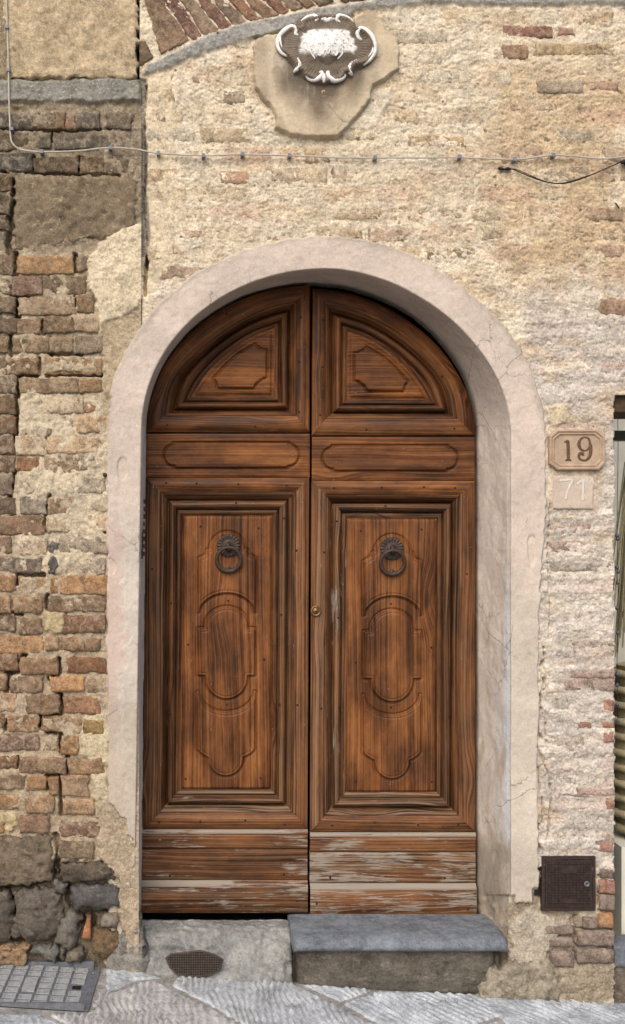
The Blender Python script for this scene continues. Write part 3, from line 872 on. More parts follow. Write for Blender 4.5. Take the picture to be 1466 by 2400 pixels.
SPEC = [(1178, 58, 1296, 90, (150, 108, 92), 0.004, 0.45), (1306, 62, 1350, 86, (158, 120, 104), 0.003, 0.5), (514, 398, 586, 432, (190, 152, 124), 0.004, 0.35),
        (425, 536, 478, 562, (190, 162, 138), 0.003, 0.5), (1258, 186, 1368, 220, (186, 166, 142), 0.006, 0.4), (1382, 188, 1450, 216, (180, 148, 124), 0.003, 0.5),
        (1392, 572, 1466, 606, (180, 148, 126), 0.004, 0.5), (1380, 482, 1462, 520, (176, 148, 120), 0.004, 0.4), (1196, 240, 1306, 262, (190, 160, 136), 0.003, 0.5),
        (955, 316, 1090, 346, (192, 164, 126), 0.003, 0.4), (1175, 102, 1240, 140, (180, 146, 116), 0.005, 0.2), (1250, 100, 1440, 132, (194, 168, 132), 0.003, 0.4),
        (520, 212, 574, 244, (176, 160, 136), 0.006, 0.5), (1404, 700, 1470, 740, (170, 140, 116), 0.006, 0.3)]
def clash(b):
    for s in SPEC:
        if min(b[2], s[2]) - max(b[0], s[0]) > 4 and min(b[3], s[3]) - max(b[1], s[1]) > 4: return True
    return False
CB = [b for b in CB if not clash(b)]
for i, (x0, y0, x1, y1, _) in enumerate(CB):
    rr = random.Random(3000 + i)
    if y0 > 650 and x0 > 1200:
        c = rr.choice([(194, 182, 168), (196, 184, 170), (188, 170, 156), (190, 166, 152), (182, 172, 160)]); a = 0.6
    else:
        c = rr.choice([(202, 178, 144), (206, 182, 148), (196, 168, 142), (198, 170, 136), (192, 172, 144), (204, 190, 166), (192, 164, 140)]); a = 0.6
        if x0 > 1150 and y0 > 150: c = tuple(v * 0.92 for v in c); a = 0.35
    f = rr.uniform(0.92, 1.06)
    j = lambda s: rr.uniform(-s, s)
    fr = -0.0006 + rr.uniform(-0.004, 0.0042) - 0.0012 * (y0 > 650)
    block('brick', [(x0 + j(3), y0 + j(3)), (x1 + j(4), y0 + j(3)), (x1 + j(4), y1 + j(3)), (x0 + j(3), y1 + j(3))], M_brick, door_wall,
          front=fr, depth=0.04, k=0.10, rnd_m=0.007, rough=0.0019, edge=0.0035, seed=3100 + i * 5,
          color=tuple(lin([min(255, v * f) for v in c])) + (a * rr.uniform(0.5, 1.4),), step=0.013)
for i, (x0, y0, x1, y1, c, fr, a) in enumerate(SPEC):
    block('brick', [(x0, y0), (x1, y0 + 2), (x1, y1), (x0, y1 - 2)], M_brick, door_wall, front=fr, depth=0.04, k=0.06, rnd_m=0.005, rough=0.0015, edge=0.003,
          seed=5000 + i, color=L3(*c)[:3] + (a,), step=0.013)
RB = zoomrows([(1125, 215, 1245, 252), (1140, 265, 1245, 306), (1145, 325, 1246, 392), (1262, 236, 1415, 302), (1260, 316, 1414, 376), (1350, 163, 1416, 226, 'o'), (1284, 182, 1346, 228),
               (1356, 86, 1418, 150), (1354, 22, 1418, 80, 'R'), (1356, -26, 1414, 14)], 660, 2050, 1.819)
RB += [(1402, 1976, 1438, 1996, 'R'), (1412, 1712, 1440, 1740, 'R'), (1414, 1640, 1440, 1668, 'R'), (1412, 1690, 1440, 1706, 'R'), (1420, 1870, 1440, 1900, 'R'), (1340, 1566, 1440, 1590, 'R2'), (1355, 1690, 1386, 1706, 'R'), (1350, 1845, 1440, 1864, 'R2')]
for i, b in enumerate(RB):
    fl = b[4] if len(b) > 4 else ''
    c = {'': (142, 124, 112), 'o': (170, 124, 88), 'R': (172, 128, 110), 'R2': (186, 160, 146)}[fl]
    x0, y0, x1, y1 = b[:4]
    block('brick', [(x0, y0), (x1, y0 + 1), (x1, y1), (x0, y1 - 1)], M_brick, door_wall, front=0.012 if i < 10 else 0.007, depth=0.06, k=0.06, rnd_m=0.005, rough=0.0017,
          edge=0.0025, seed=5200 + i, color=L3(*c)[:3] + (0.25,), step=0.011)

xs = np.arange(328, 1592, S); ys = np.arange(-90, 2366, S)
X, Y = np.meshgrid(xs, ys)
xm, zm = X / 600.0, Y / 600.0
jit = 9 * fbm(xm * 12, zm * 12, 4, 141) + 4 * fbm(xm * 50, zm * 50, 2, 142)
h = 0.0014 + 0.0030 * fbm(xm * 7, zm * 16, 3, 11) + 0.0021 * fbm(xm * 26, zm * 46, 4, 12) + 0.0018 * fbm(xm * 110, zm * 130, 3, 13)
pit = fbm(xm * 60, zm * 75, 3, 14)
h -= 0.004 * sst(0.42, 0.8, pit)
col = np.empty(X.shape + (3,)); col[:] = lin((218, 202, 176))
br = sst(1080, 1240, X + jit * 5) * sst(60, 220, Y + jit * 3) * (1 - sst(640, 760, Y + jit * 3))
col = blend(col, br * 0.75, (194, 168, 132))
rc = sst(1190, 1260, X) * sst(600, 760, Y + jit * 4)
col = blend(col, rc, (199, 187, 174))
h += rc * 0.0030 * np.sin(Y / 46.0 * 2 * np.pi + 1.4 * fbm(xm * 4, zm * 9, 2, 15)) * 0.8
lo = sst(2020, 2110, Y + jit * 3) * (X > 1100)
col = blend(col, lo, (156, 142, 122))
h -= lo * (0.012 + 0.006 * fbm(xm * 14, zm * 14, 4, 16))
bot = sst(2240, 2290, Y + jit) * (X > 1100)
h += bot * 0.022; col = blend(col, bot, (150, 136, 116))
dk = sst(0.25, 0.8, fbm(xm * 5, zm * 11, 4, 17)) * 0.5
col = blend(col, dk * (1 - lo), (196, 170, 138))
lt = sst(0.2, 0.7, fbm(xm * 7, zm * 14, 4, 18)) * 0.5
col = blend(col, lt, (226, 214, 192))
# thin lime over the bricks lets their colour through
for gi, (x0, y0, x1, y1, _) in enumerate(CB):
    rr = random.Random(8000 + gi)
    ii = np.where((ys >= y0 - 6) & (ys <= y1 + 6))[0]; jj = np.where((xs >= x0 - 6) & (xs <= x1 + 6))[0]
    if len(ii) == 0 or len(jj) == 0: continue
    sl = np.s_[ii[0]:ii[-1] + 1, jj[0]:jj[-1] + 1]
    e = np.minimum(np.minimum(X[sl] - x0, x1 - X[sl]), np.minimum(Y[sl] - y0, y1 - Y[sl])) + 5 * fbm(xm[sl] * 40, zm[sl] * 40, 3, 19)
    gm = sst(-2, 4, e) * rr.uniform(0.0, 0.75) * np.clip(0.75 + 0.5 * fbm(xm[sl] * 20, zm[sl] * 20, 3, 20), 0, 1)
    gc = rr.choice([(196, 168, 136), (190, 158, 130), (206, 186, 156), (186, 164, 138), (224, 212, 190), (194, 160, 138)])
    if y0 > 650: gc = rr.choice([(192, 178, 166), (196, 172, 158), (186, 178, 168), (206, 197, 185)])
    col[sl] = blend(col[sl], gm, gc)
    h[sl] += sst(-2, 4, e) * rr.uniform(-0.0010, 0.0016)
# flat cream tone on the wall at upper left of the doorway
patch([(333, 178), (384, 172), (420, 300), (400, 640), (345, 700), (340, 400)], 0.002, (216, 198, 168), 1.0, 12)
# cement fillet under the relieving arch and the seam beside it
patch(BAND, 0.012, (158, 154, 146), 0.35)
patch([(318, 180), (344, 184), (343, 300), (346, 450), (354, 600), (348, 632), (328, 606), (320, 400)], -0.012, (138, 130, 118), 0.35, 3)
patch(zq([(1030, 740), (1180, 690), (1190, 760), (1120, 880), (1070, 990), (1000, 1020), (880, 1000), (960, 900)], 560, 0, 3.332), 0.007, (224, 210, 186), 0.3, 4)
# faint smooth plaster above and round the number plate
patch([(1268, 985), (1290, 1000), (1420, 1000), (1418, 1110), (1400, 1200), (1290, 1200), (1284, 1100)], 0.003, (202, 184, 162), 0.5)
patch([(1282, 960), (1330, 945), (1345, 985), (1300, 1000), (1275, 985)], 0.010, (206, 188, 158), 1.0)
# rough grey daub under the meter cover
patch([(1196, 2150), (1240, 2128), (1330, 2150), (1330, 2170), (1270, 2260), (1210, 2290), (1195, 2240)], 0.006, (176, 164, 146), 1.3)
zc = lambda pts: zq(pts, 1100, 1500, 3.43)
CR = [(zc([(600, 60), (605, 150), (580, 200), (575, 250), (610, 340), (570, 430), (580, 550), (545, 600), (555, 740), (585, 790)]), 1.6, 0.018),
      (zc([(580, 550), (620, 660), (620, 790), (640, 900)]), 1.2, 0.014), (zc([(540, 850), (590, 955), (640, 1080), (665, 1250), (650, 1380), (635, 1580)]), 1.5, 0.018),
      (zc([(555, 1030), (570, 1200), (595, 1330), (590, 1480)]), 1.4, 0.016), (zc([(555, 1490), (535, 1600), (570, 1680)]), 3.0, 0.03),
      (zc([(590, 180), (600, 240), (620, 380), (600, 400)]), 3.0, 0.02),
      (zc([(720, 1310), (730, 1245), (800, 1250), (960, 1268)]), 1.2, 0.012), ([(345, 200), (340, 300), (343, 400), (338, 470), (345, 560)], 1.6, 0.02), ([(347, 600), (342, 640), (340, 690)], 3.5, 0.05),
      ([(1290, 1180), (1284, 1300), (1292, 1420), (1288, 1500)], 1.3, 0.012), ([(596, 90), (640, 82), (700, 58), (822, 47)], 1.6, 0.02),
      ([(1430, 190), (1458, 220), (1462, 250)], 1.4, 0.012), ([(1288, 2030), (1262, 2040), (1266, 2090)], 4, 0.03), ([(1350, 2150), (1348, 2250)], 2.5, 0.02),
      ([(1405, 2052), (1440, 2054)], 3, 0.025), ([(1405, 2092), (1440, 2095)], 3, 0.025), ([(1405, 2134), (1440, 2138)], 3, 0.02), ([(1400, 1975), (1440, 1974)], 3, 0.02), ([(1352, 2177), (1438, 2179)], 3, 0.02), ([(1353, 2218), (1438, 2219)], 3, 0.02)]
for pts, hw, dp in CR:
    p = np.asarray(pts, float)
    x0, y0 = p.min(0) - 30; x1, y1 = p.max(0) + 30
    ii = np.where((ys >= y0) & (ys <= y1))[0]; jj = np.where((xs >= x0) & (xs <= x1))[0]
    sl = np.s_[ii[0]:ii[-1] + 1, jj[0]:jj[-1] + 1]
    d = seg_dist(X[sl], Y[sl], p) + 1.6 * fbm(xm[sl] * 70, zm[sl] * 70, 2, 51)
    h[sl] -= (1 - sst(hw * 0.5, hw + 1.6, d)) * dp
rs = np.random.RandomState(3)
for _ in range(46):       # old nail and plug holes
    hx, hy = rs.uniform(345, 1440), rs.uniform(20, 620)
    d = np.hypot(X - hx, Y - hy)
    h -= 0.02 * (1 - sst(rs.uniform(0.5, 1.5), 3.2, d))
keep = sdf(X, Y, opening) < -6
keep |= (Y > 2116) & (X > 1191)
keep &= ~((X > 1440 + 3 * fbm(zm * 60, zm * 0 + 3, 3, 61)) & (Y > 926) & (Y < 5000))
keep &= ~((X < 334) & (Y > 700)) & ~((X < 346) & (Y > 760))
wall_face = cut_mesh('lime_render', X, Y, h, col, keep, M_mortar, door_wall)

# ------------------------------------------------------------------ plaster surround and reveal of the doorway
n = 1300
def even(c, n):      # same stations for all three curves: by index, which matches part for part
    t = np.linspace(0, len(c) - 1, n); i = np.arange(len(c))
    return np.stack([np.interp(t, i, c[:, 0]), np.interp(t, i, c[:, 1])], 1)
A = even(ARRIS, n); B = even(BACK, n); O = even(OUTER, n)
k = np.arange(n)
Oj = O + 0.0
dirv = O - A; dl = np.linalg.norm(dirv, axis=1)[:, None]; dirv = dirv / dl
Oj = O + dirv * (4 * fbm(k / 24.0, k * 0 + .5, 5, 71) + 2.0 * fbm(k / 4.0, k * 0, 2, 72))[:, None]
yA = A[:, 1]
PAD = np.linspace(0, 1, 60)
rows = []; cols = []
front = -0.013 * -1
for i, t in enumerate(PAD):           # outer edge -> arris
    P = Oj * (1 - t) + A * t
    xm, zm = P[:, 0] / 600, P[:, 1] / 600
    hh = 0.012 + 0.0020 * fbm(xm * 9, zm * 9, 3, 81) + 0.0011 * fbm(xm * 50, zm * 50, 4, 82)
    hh = hh - 0.011 * (1 - sst(0.0, 0.06, t))
    hh = hh - 0.006 * sst(0.955, 1.0, t) ** 2
    c = np.empty((n, 3)); c[:] = lin((207, 190, 175))
    jn = 22 * fbm(xm * 9, zm * 9, 4, 83) + 8 * fbm(xm * 40, zm * 40, 3, 84)
    left = P[:, 0] < 600; right = ~left
    low = sst(1250, 1500, P[:, 1] + jn * 2)
    c = blend(c, low * 0.7 * right, (206, 194, 176))
    c = blend(c, sst(0.45, 0.6, t + jn / 160) * left * sst(1150, 1300, P[:, 1] + jn) * 0.8, (200, 190, 176))
    c = blend(c, left * (1 - sst(0.35, 0.55, t + jn / 90)) * sst(1180, 1260, P[:, 1]) * 0.6, (196, 172, 158))
    c = blend(c, sst(1900, 2120, P[:, 1] + jn * 2) * 0.4, (170, 158, 142))
    low2 = sst(1620, 1680, P[:, 1] + jn) * left
    c = blend(c, low2 * 0.8, (182, 168, 150))
    top = (P[:, 1] < 1010)
    c = blend(c, top * (1 - sst(0.03, 0.22, t + jn / 200)) * 0.7, (176, 164, 148))
    # where the plaster has fallen: lower left, lower right end, a few shell-shaped losses
    br = left * sst(0, 1, (P[:, 1] + jn * 4.5 - (1800 + 260 * t)) / 12.0)
    br = np.maximum(br, right * sst(0, 1, (P[:, 1] + jn * 0.6 - 2112 + 26 * (np.abs(t - 0.55) > 0.28)) / 8.0))
    for (ex, ey, rx, ry) in ((288, 1098, 14, 30), (257, 1328, 16, 22), (248, 1620, 8, 60), (1290, 1130, 10, 90), (1246, 1290, 12, 40), (1272, 1560, 14, 60), (1290, 1370, 14, 120), (1268, 1800, 12, 130)):
        br = np.maximum(br, 0.16 * sst(0, 0.25, 1 - ((P[:, 0] - ex) / rx) ** 2 - ((P[:, 1] - ey) / ry) ** 2 + jn / 60))
    hh = hh - 0.030 * br * (1 - 0.5 * sst(0.72, 0.95, t) * left)
    c = blend(c, np.clip(br, 0, 1), (206, 192, 170))
    stp = left * sst(0, 1, (t - 0.56 + jn / 130) / 0.03) * sst(1200, 1330, P[:, 1])
    hh = hh + 0.0022 * stp * (1 - np.clip(br, 0, 1))
    rows.append(F(P[:, 0], P[:, 1], 0.0, hh)); cols.append(c)
AW = rows[-1].copy()
BW = W(B[:, 0], B[:, 1], 0.22)
ctr = np.array([0.45, 0.0])
for i, t in enumerate(np.r_[np.linspace(0.015, 1, 34), 1.5]):
    P = AW * (1 - t) + BW * t if t <= 1 else BW + np.array([0, 0.075, 0])
    u = P[:, 1] * 1.0
    s_ = k / n * 7.0
    jn = fbm(s_ * 8, u * 20, 4, 91)
    d = 0.0030 * fbm(s_ * 9, u * 16, 3, 92) + 0.0010 * fbm(s_ * 60, u * 70, 3, 93)
    if t < 0.06: d = d + 0.003
    lowr = sst(2095, 2135, yA + jn * 25) * (A[:, 0] > 765)
    d = d + lowr * (0.014 * fbm(s_ * 16, u * 12, 4, 96) + 0.016 * (1 - sst(0, 0.3, t)))
    P[:, 0] += np.where(A[:, 0] > 765, 1, -1) * d * (yA > 1000)
    P[:, 2] += d * (yA <= 1000)
    c = np.empty((n, 3)); c[:] = lin((206, 191, 176))
    rt = (A[:, 0] > 765) & (yA > 1000)
    lw = sst(1300, 1750, yA + jn * 120) * rt
    c = blend(c, lw * 0.6 * (1 - sst(0.25, 0.5, t + jn * 0.2)), (198, 196, 192))
    c = blend(c, sst(1850, 2100, yA + jn * 80) * 0.4, (166, 156, 142))
    c = blend(c, sst(0.15, 0.5, jn) * lw * 0.6, (178, 160, 136))
    c = blend(c, (1 - sst(0.10, 0.24, t + 0.1 * jn)) * rt * sst(1250, 1450, yA + jn * 100) * 0.8, (206, 206, 206))
    c = blend(c, sst(1930, 1990, yA + jn * 50) * rt * 0.85, (176, 160, 140))
    c = blend(c, lowr * 0.8, (160, 146, 126))
    c = blend(c, sst(0.2, 0.5, fbm(s_ * 5, u * 8, 3, 95)) * sst(1960, 2000, yA) * rt * 0.7, (150, 138, 122))
    lft = (A[:, 0] < 765) & (yA > 1000)
    c = blend(c, lft * 0.6, (200, 194, 186))
    rows.append(P); cols.append(c)
P = np.stack(rows, 0); cc = np.stack(cols, 0)
m_, n_ = P.shape[:2]
surround = mk('plaster_surround', P.reshape(-1, 3), grid_faces(m_, n_), M_plaster, door_wall, col=cc.reshape(-1, 3))

# hall box behind the doors, near-black colour in place of its shade
hb = W(np.array([300, 1160]), np.array([600, 2330]), 0.30)
x0, x1 = hb[0, 0], hb[1, 0]; z1, z0 = hb[0, 2], hb[1, 2]
hall = mk('hallway', [(x0, 0.285, z0), (x1, 0.285, z0), (x1, 0.285, z1), (x0, 0.285, z1), (x0, 0.9, z0), (x1, 0.9, z0), (x1, 0.9, z1), (x0, 0.9, z1)],
          [(4, 5, 6, 7), (0, 4, 7, 3), (5, 1, 2, 6), (7, 6, 2, 3), (0, 1, 5, 4)], M_void, smooth=False)
tag(hall, kind='structure')
# wall core so that no light leaks through joints and round the frame
core = boxes('wall_core', [(-1.2, -0.25, 0.095, 0.285, -0.3, 2.3), (1.262, 1.60, 0.095, 0.285, -0.3, 2.3), (-1.2, 1.90, 0.095, 0.285, 2.95, 4.2)], M_void, door_wall)
# ------------------------------------------------------------------ the two door leaves
YD = 0.22
def warp(x, y):
    """the pair has sagged: the hinge side of the left leaf leans out toward the bottom"""
    x = np.asarray(x, float); y = np.asarray(y, float)
    return x - (y - 900) / 1240.0 * 12 * np.clip(1 - (x - 343) / 774.0, -0.2, 1.2), y

def Wd(x, y, hh=0.0):
    x, y = warp(x, y)
    return F(x, y, YD, hh)

def loft(name, A, B, prof, parent, color, across_first=False, mat=None, seed=0, nn=None, back=0.03):
    """strip between px curves A (t=0) and B (t=1) with profile [(t, out)], grain along the strip"""
    A = np.asarray(A, float); B = np.asarray(B, float)
    n = nn or max(len(A), len(B))
    if len(A) != n or len(A) == 2: A = resample(A, n)
    if len(B) != n or len(B) == 2: B = resample(B, n)
    rows = []; uv = []
    a3 = Wd(A[:, 0], A[:, 1]); 
    s = np.r_[0, np.cumsum(np.linalg.norm(np.diff(a3, axis=0), axis=1))]
    wid = np.linalg.norm(Wd(B[:, 0], B[:, 1]) - a3, axis=1).mean()
    pr = [(prof[0][0], prof[0][1] - back)] + list(prof) + [(prof[-1][0], prof[-1][1] - back)]
    vv = 0.0; last = None
    for t, o in pr:
        P = A * (1 - t) + B * t
        hh = o + 0.0007 * fbm(P[:, 0] / 50, P[:, 1] / 50, 3, seed + 3)
        rows.append(Wd(P[:, 0], P[:, 1], hh))
        if last is not None: vv += math.hypot((t - last[0]) * wid, o - last[1]) if abs(o - last[1]) < 0.02 else 0.002
        last = (t, o)
        uv.append(np.stack([s, np.full(n, vv)], 1))
    V = np.stack(rows, 0)
    return mk(name, V.reshape(-1, 3), grid_faces(len(pr), n)[:, ::-1], mat or M_wood, parent, uv=np.concatenate(uv), color=color)

def plank(name, quad, parent, color, grain, out=0.0, bevel=0.0025, thick=0.045, seed=0, rough=0.0006):
    q = np.asarray(quad, float); x, y = warp(q[:, 0], q[:, 1])
    return block(name, np.stack([x, y], 1), M_wood, parent, front=out, depth=thick, k=0.0, rnd_m=bevel, rough=rough, edge=0.0004,
                 seed=seed, color=color, step=0.014, plane=YD, grain=grain, fsc=0.35)

def carved(name, x0, x1, y0, y1, fn, parent, color, grain, keepfn=None, step=1.6, seed=0):
    """board whose face carries a carved relief: fn(X,Y) -> metres out"""
    xs = np.arange(x0, x1 + step, step); ys = np.arange(y0, y1 + step, step)
    X, Y = np.meshgrid(xs, ys)
    hh = fn(X, Y) + 0.0005 * fbm(X / 40, Y / 40, 3, seed)
    P = Wd(X, Y, hh)
    U, V = (P[..., 0], P[..., 2]) if grain == 'x' else (P[..., 2], P[..., 0])
    uv = np.stack([U.ravel(), V.ravel()], 1)
    n, m = X.shape
    Fc = grid_faces(n, m)
    if keepfn is not None:
        kv = keepfn(X, Y).ravel(); Fc = Fc[kv[Fc].all(1)]
        used = np.unique(Fc); rm = -np.ones(n * m, int); rm[used] = np.arange(len(used))
        return mk(name, P.reshape(-1, 3)[used], rm[Fc], M_wood, parent, uv=uv[used], color=color)
    return mk(name, P.reshape(-1, 3), Fc, M_wood, parent, uv=uv, color=color)

def arc(cx, cy, r, a0, a1, n=14, ry=None):
    t = np.radians(np.linspace(a0, a1, n)); ry = ry or r
    return [(cx + r * math.cos(v), cy - ry * math.sin(v)) for v in t]

NAIL = None
def nail(parent, x, y, out, r=0.0042):
    global NAIL
    p = Wd(x, y, out)
    if NAIL is None:
        NAIL = lathe('nail', [(0.0046, -0.001), (0.0042, 0.0012), (0.0026, 0.0020), (0.0008, 0.0022)], M_nail, parent, p, seg=8)
        return
    o = NAIL.copy(); place(o, p, parent)

def door_leaf(side):
    mir = side == 'r'
    dy = 7.0 if mir else 0.0
    def X_(x): return 1459.5 - x if mir else x
    def q(pts):                       # px of the left leaf -> this leaf, TL,TR,BR,BL kept in order
        o = [(X_(x), y + dy) for x, y in pts]
        return [o[1], o[0], o[3], o[2]] if mir else o
    def cur(pts):
        c = np.asarray(pts, float).copy(); c[:, 0] = [X_(v) for v in c[:, 0]]; c[:, 1] += dy
        return c[::-1] if mir else c
    lab = ('dark wood arched door leaf with round brass lock, right of the middle gap' if mir else
           'dark wood arched door leaf with iron hinge plate, left of the middle gap')
    base = Wd(X_(535), 2137, 0.0)
    T = thing('door_leaf', base, lab, 'door', 'pair of arched wooden door leaves')
    sd = 40 if mir else 0
    rr = random.Random(11 + sd)
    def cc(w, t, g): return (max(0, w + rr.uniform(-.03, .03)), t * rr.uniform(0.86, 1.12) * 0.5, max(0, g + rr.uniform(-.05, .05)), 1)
    fb = 0.003
    # --- upper panel: mitred stile, rail and arched rail
    if not mir:
        oc = half_arch(729, 384, 341, 1010, 2.0, -1, 40); oc = np.vstack([[(345, 1013)], oc]); oc[-1] = (727, 668)
    else:
        oc = half_arch(729, 384, 334, 1003, 1.86, -1, 40); oc = np.vstack([[(345, 1013)], oc]); oc[-1] = (727, 668)
    ic = smooth_line([(387, 974), (397, 914), (420, 869), (463, 824), (520, 778), (578, 743), (635, 719), (695, 705)], 41)
    roll = smooth_line([(433, 941), (449, 894), (492, 845), (549, 800), (606, 769), (659, 752)], 41)
    field = smooth_line([(452, 927), (480, 884), (520, 840), (578, 796), (641, 769)], 41)
    oc = resample(oc, 41)
    fr = [(0.0, -0.006), (0.035, 0.0), (0.965, 0.0), (1.0, -0.005)]
    loft('arched_rail', cur(oc), cur(ic), fr, T, cc(.10, 1.02, .10), seed=sd + 1)
    loft('rail', cur([(345, 1013), (727, 1014)]), cur([(387, 974), (695, 974)]), fr, T, cc(.16, .92, .15), nn=24, seed=sd + 2)
    loft('stile', cur([(727, 668), (727, 1014)]), cur([(695, 705), (695, 974)]), fr, T, cc(.10, .95, .05), nn=24, seed=sd + 3)
    # moulding profile from the frame edge down to the panel field
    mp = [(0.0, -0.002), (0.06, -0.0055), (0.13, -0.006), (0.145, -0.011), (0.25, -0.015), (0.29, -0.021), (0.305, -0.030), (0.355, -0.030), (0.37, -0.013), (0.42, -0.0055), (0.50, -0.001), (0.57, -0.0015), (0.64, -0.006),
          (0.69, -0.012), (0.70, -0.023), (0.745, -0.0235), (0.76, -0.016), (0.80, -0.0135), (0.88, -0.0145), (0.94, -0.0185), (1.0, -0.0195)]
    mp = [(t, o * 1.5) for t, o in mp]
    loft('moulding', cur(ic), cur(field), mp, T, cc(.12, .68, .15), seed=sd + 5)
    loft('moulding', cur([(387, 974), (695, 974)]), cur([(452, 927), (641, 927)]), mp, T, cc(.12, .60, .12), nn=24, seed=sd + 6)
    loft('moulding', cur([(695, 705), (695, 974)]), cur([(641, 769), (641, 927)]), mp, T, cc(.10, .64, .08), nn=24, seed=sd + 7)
    fpoly = np.vstack([field, [(641, 927)]])
    inner = smooth_line([(505, 880), (549, 835), (598, 804)], 12)
    g1 = np.vstack([inner, [(606, 812), (616, 817), (627, 818), (627, 884), (618, 886), (603, 897), (597, 909), (510, 909), (507, 894), (499, 886)]])
    def fn1(X, Y):
        Xl = (1459.5 - X) if mir else X; Yl = Y - dy
        d = sdf(Xl, Yl, fpoly)
        hh = -0.028 + 0.009 * sst(1, 9, d)
        g = np.abs(seg_dist(Xl, Yl, g1, True))
        hh -= 0.0100 * (1 - sst(0.8, 4.0, g)) - 0.006 * sst(-2, 4, sdf(Xl, Yl, g1))
        return hh
    k1 = lambda X, Y: sdf((1459.5 - X) if mir else X, Y - dy, fpoly) > -6
    xa, xb = sorted((X_(438), X_(652)))
    carved('panel', xa, xb, 755 + dy, 936 + dy, fn1, T, cc(.08, 1.12, .05), 'x', k1, seed=sd + 8)
    # --- middle board with a carved cartouche line
    g2 = [(408, 1037), (408, 1041)] + arc(411, 1067, 26, 90, 270, 16) + [(408, 1093), (408, 1097), (680, 1097), (680, 1093)] + arc(677, 1067, 26, -90, 90, 16) + [(680, 1041), (680, 1037)]
    def fn2(X, Y):
        Xl = (1459.5 - X) if mir else X; Yl = Y - dy
        e = np.minimum(np.minimum(Xl - 344, 728 - Xl), np.minimum(Yl - 1016, 1118 - Yl))
        hh = -0.003 * (1 - sst(0, 4, e)) - 0.002
        d = sdf(Xl, Yl, g2)
        return hh - 0.0100 * (1 - sst(0.8, 4.0, np.abs(d))) + 0.005 * sst(-2, 4, d)
    xa, xb = sorted((X_(345.5), X_(727)))
    carved('middle_board', xa, xb, 1016.5 + dy, 1117.5 + dy, fn2, T, cc(.12, .98, .08), 'x', seed=sd + 9)
    # --- lower panel
    Fo = [(344, 1120), (727, 1120), (727, 1943), (344, 1943)]
    Fi = [(380, 1153), (695, 1153), (693, 1905), (384, 1905)]
    Pf = [(432, 1209), (641, 1209), (641, 1852), (432, 1852)]
    nm = ['rail', 'stile', 'rail', 'stile']
    tone = [(.12, 1.02, .10), (.20, .84, .42), (.28, .86, .25), (.18, .70, .38)]
    if mir: tone = [(.12, 1.05, .08), (.26, .78, .62), (.34, .86, .30), (.16, .78, .40)]
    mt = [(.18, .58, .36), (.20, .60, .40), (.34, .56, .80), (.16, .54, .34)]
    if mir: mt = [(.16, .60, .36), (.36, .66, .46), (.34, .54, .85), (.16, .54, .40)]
    for i in range(4):
        j = (i + 1) % 4
        loft(nm[i], cur([Fo[i], Fo[j]]), cur([Fi[i], Fi[j]]), fr, T, cc(*tone[i]), nn=36, seed=sd + 10 + i)
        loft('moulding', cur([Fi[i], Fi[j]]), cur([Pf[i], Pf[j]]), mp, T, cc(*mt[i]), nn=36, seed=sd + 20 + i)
    cxm = 536.5
    top_pl = [(470, 1310), (487, 1302), (490, 1290), (497, 1287)] + arc(cxm, 1289, 40, 178, 2, 22, 41) + [(576, 1287), (583, 1290), (586, 1300), (603, 1310), (603, 1436)] + arc(cxm, 1446, 68, 22, 158, 18, 56) + [(470, 1436)]
    med = [(470, 1475), (487, 1475), (488, 1462)] + arc(cxm, 1468, 49, 172, 8, 20, 44) + [(585, 1462), (586, 1475), (602, 1475), (602, 1584), (585, 1584)] + arc(cxm, 1588, 49, -4, -176, 20, 51) + [(487, 1584), (470, 1584)]
    bot_pl = [(470, 1624)] + arc(cxm, 1618, 68, 190, 350, 18, 54) + [(603, 1624), (603, 1758), (596, 1766), (582, 1774), (577, 1776)] + arc(cxm, 1780, 40, 0, -180, 22, 40) + [(496, 1776), (490, 1774), (478, 1766), (470, 1758)]
    def fn3(X, Y):
        Xl = (1459.5 - X) if mir else X; Yl = Y - dy
        e = np.minimum(np.minimum(Xl - 430, 643 - Xl), np.minimum(Yl - 1207, 1854 - Yl))
        hh = -0.030 + 0.011 * sst(0, 7, e)
        for pl in (top_pl, med, bot_pl):
            d = sdf(Xl, Yl, pl)
            hh += 0.0120 * sst(-2.6, 3.2, d) - 0.0065 * np.exp(-((d + 3.2) / 2.2) ** 2) - 0.0034 * np.exp(-((d - 5.6) / 1.6) ** 2)
        return hh
    xa, xb = sorted((X_(430), X_(643)))
    carved('panel', xa, xb, 1207 + dy, 1854 + dy, fn3, T, cc(.10, 1.0, .14), 'y', seed=sd + 30)
    # --- kick boards, bleached and flaked
    w1, w2 = ((.54, .78, .45), (.66, .62, .65)) if mir else ((.40, .74, .35), (.44, .76, .35))
    xr = 727
    plank('plank', q([(344, 1954), (xr, 1954), (xr, 1989), (344, 1989)]), T, cc(*w1), 'x', out=0.004, bevel=0.002, seed=sd + 41)
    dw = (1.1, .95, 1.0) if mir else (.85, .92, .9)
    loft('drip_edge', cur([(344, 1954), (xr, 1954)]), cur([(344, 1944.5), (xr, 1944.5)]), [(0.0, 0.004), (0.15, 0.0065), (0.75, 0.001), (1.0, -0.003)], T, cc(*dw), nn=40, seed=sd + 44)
    plank('plank', q([(344, 1990.5), (xr, 1990.5), (xr, 2062), (344, 2062)]), T, cc(*w2), 'x', out=0.001, bevel=0.002, seed=sd + 42)
    # bottom board stands proud with a chamfered top edge
    kb = [(0.0, 0.016), (0.03, 0.018), (0.97, 0.018), (1.0, 0.014)]
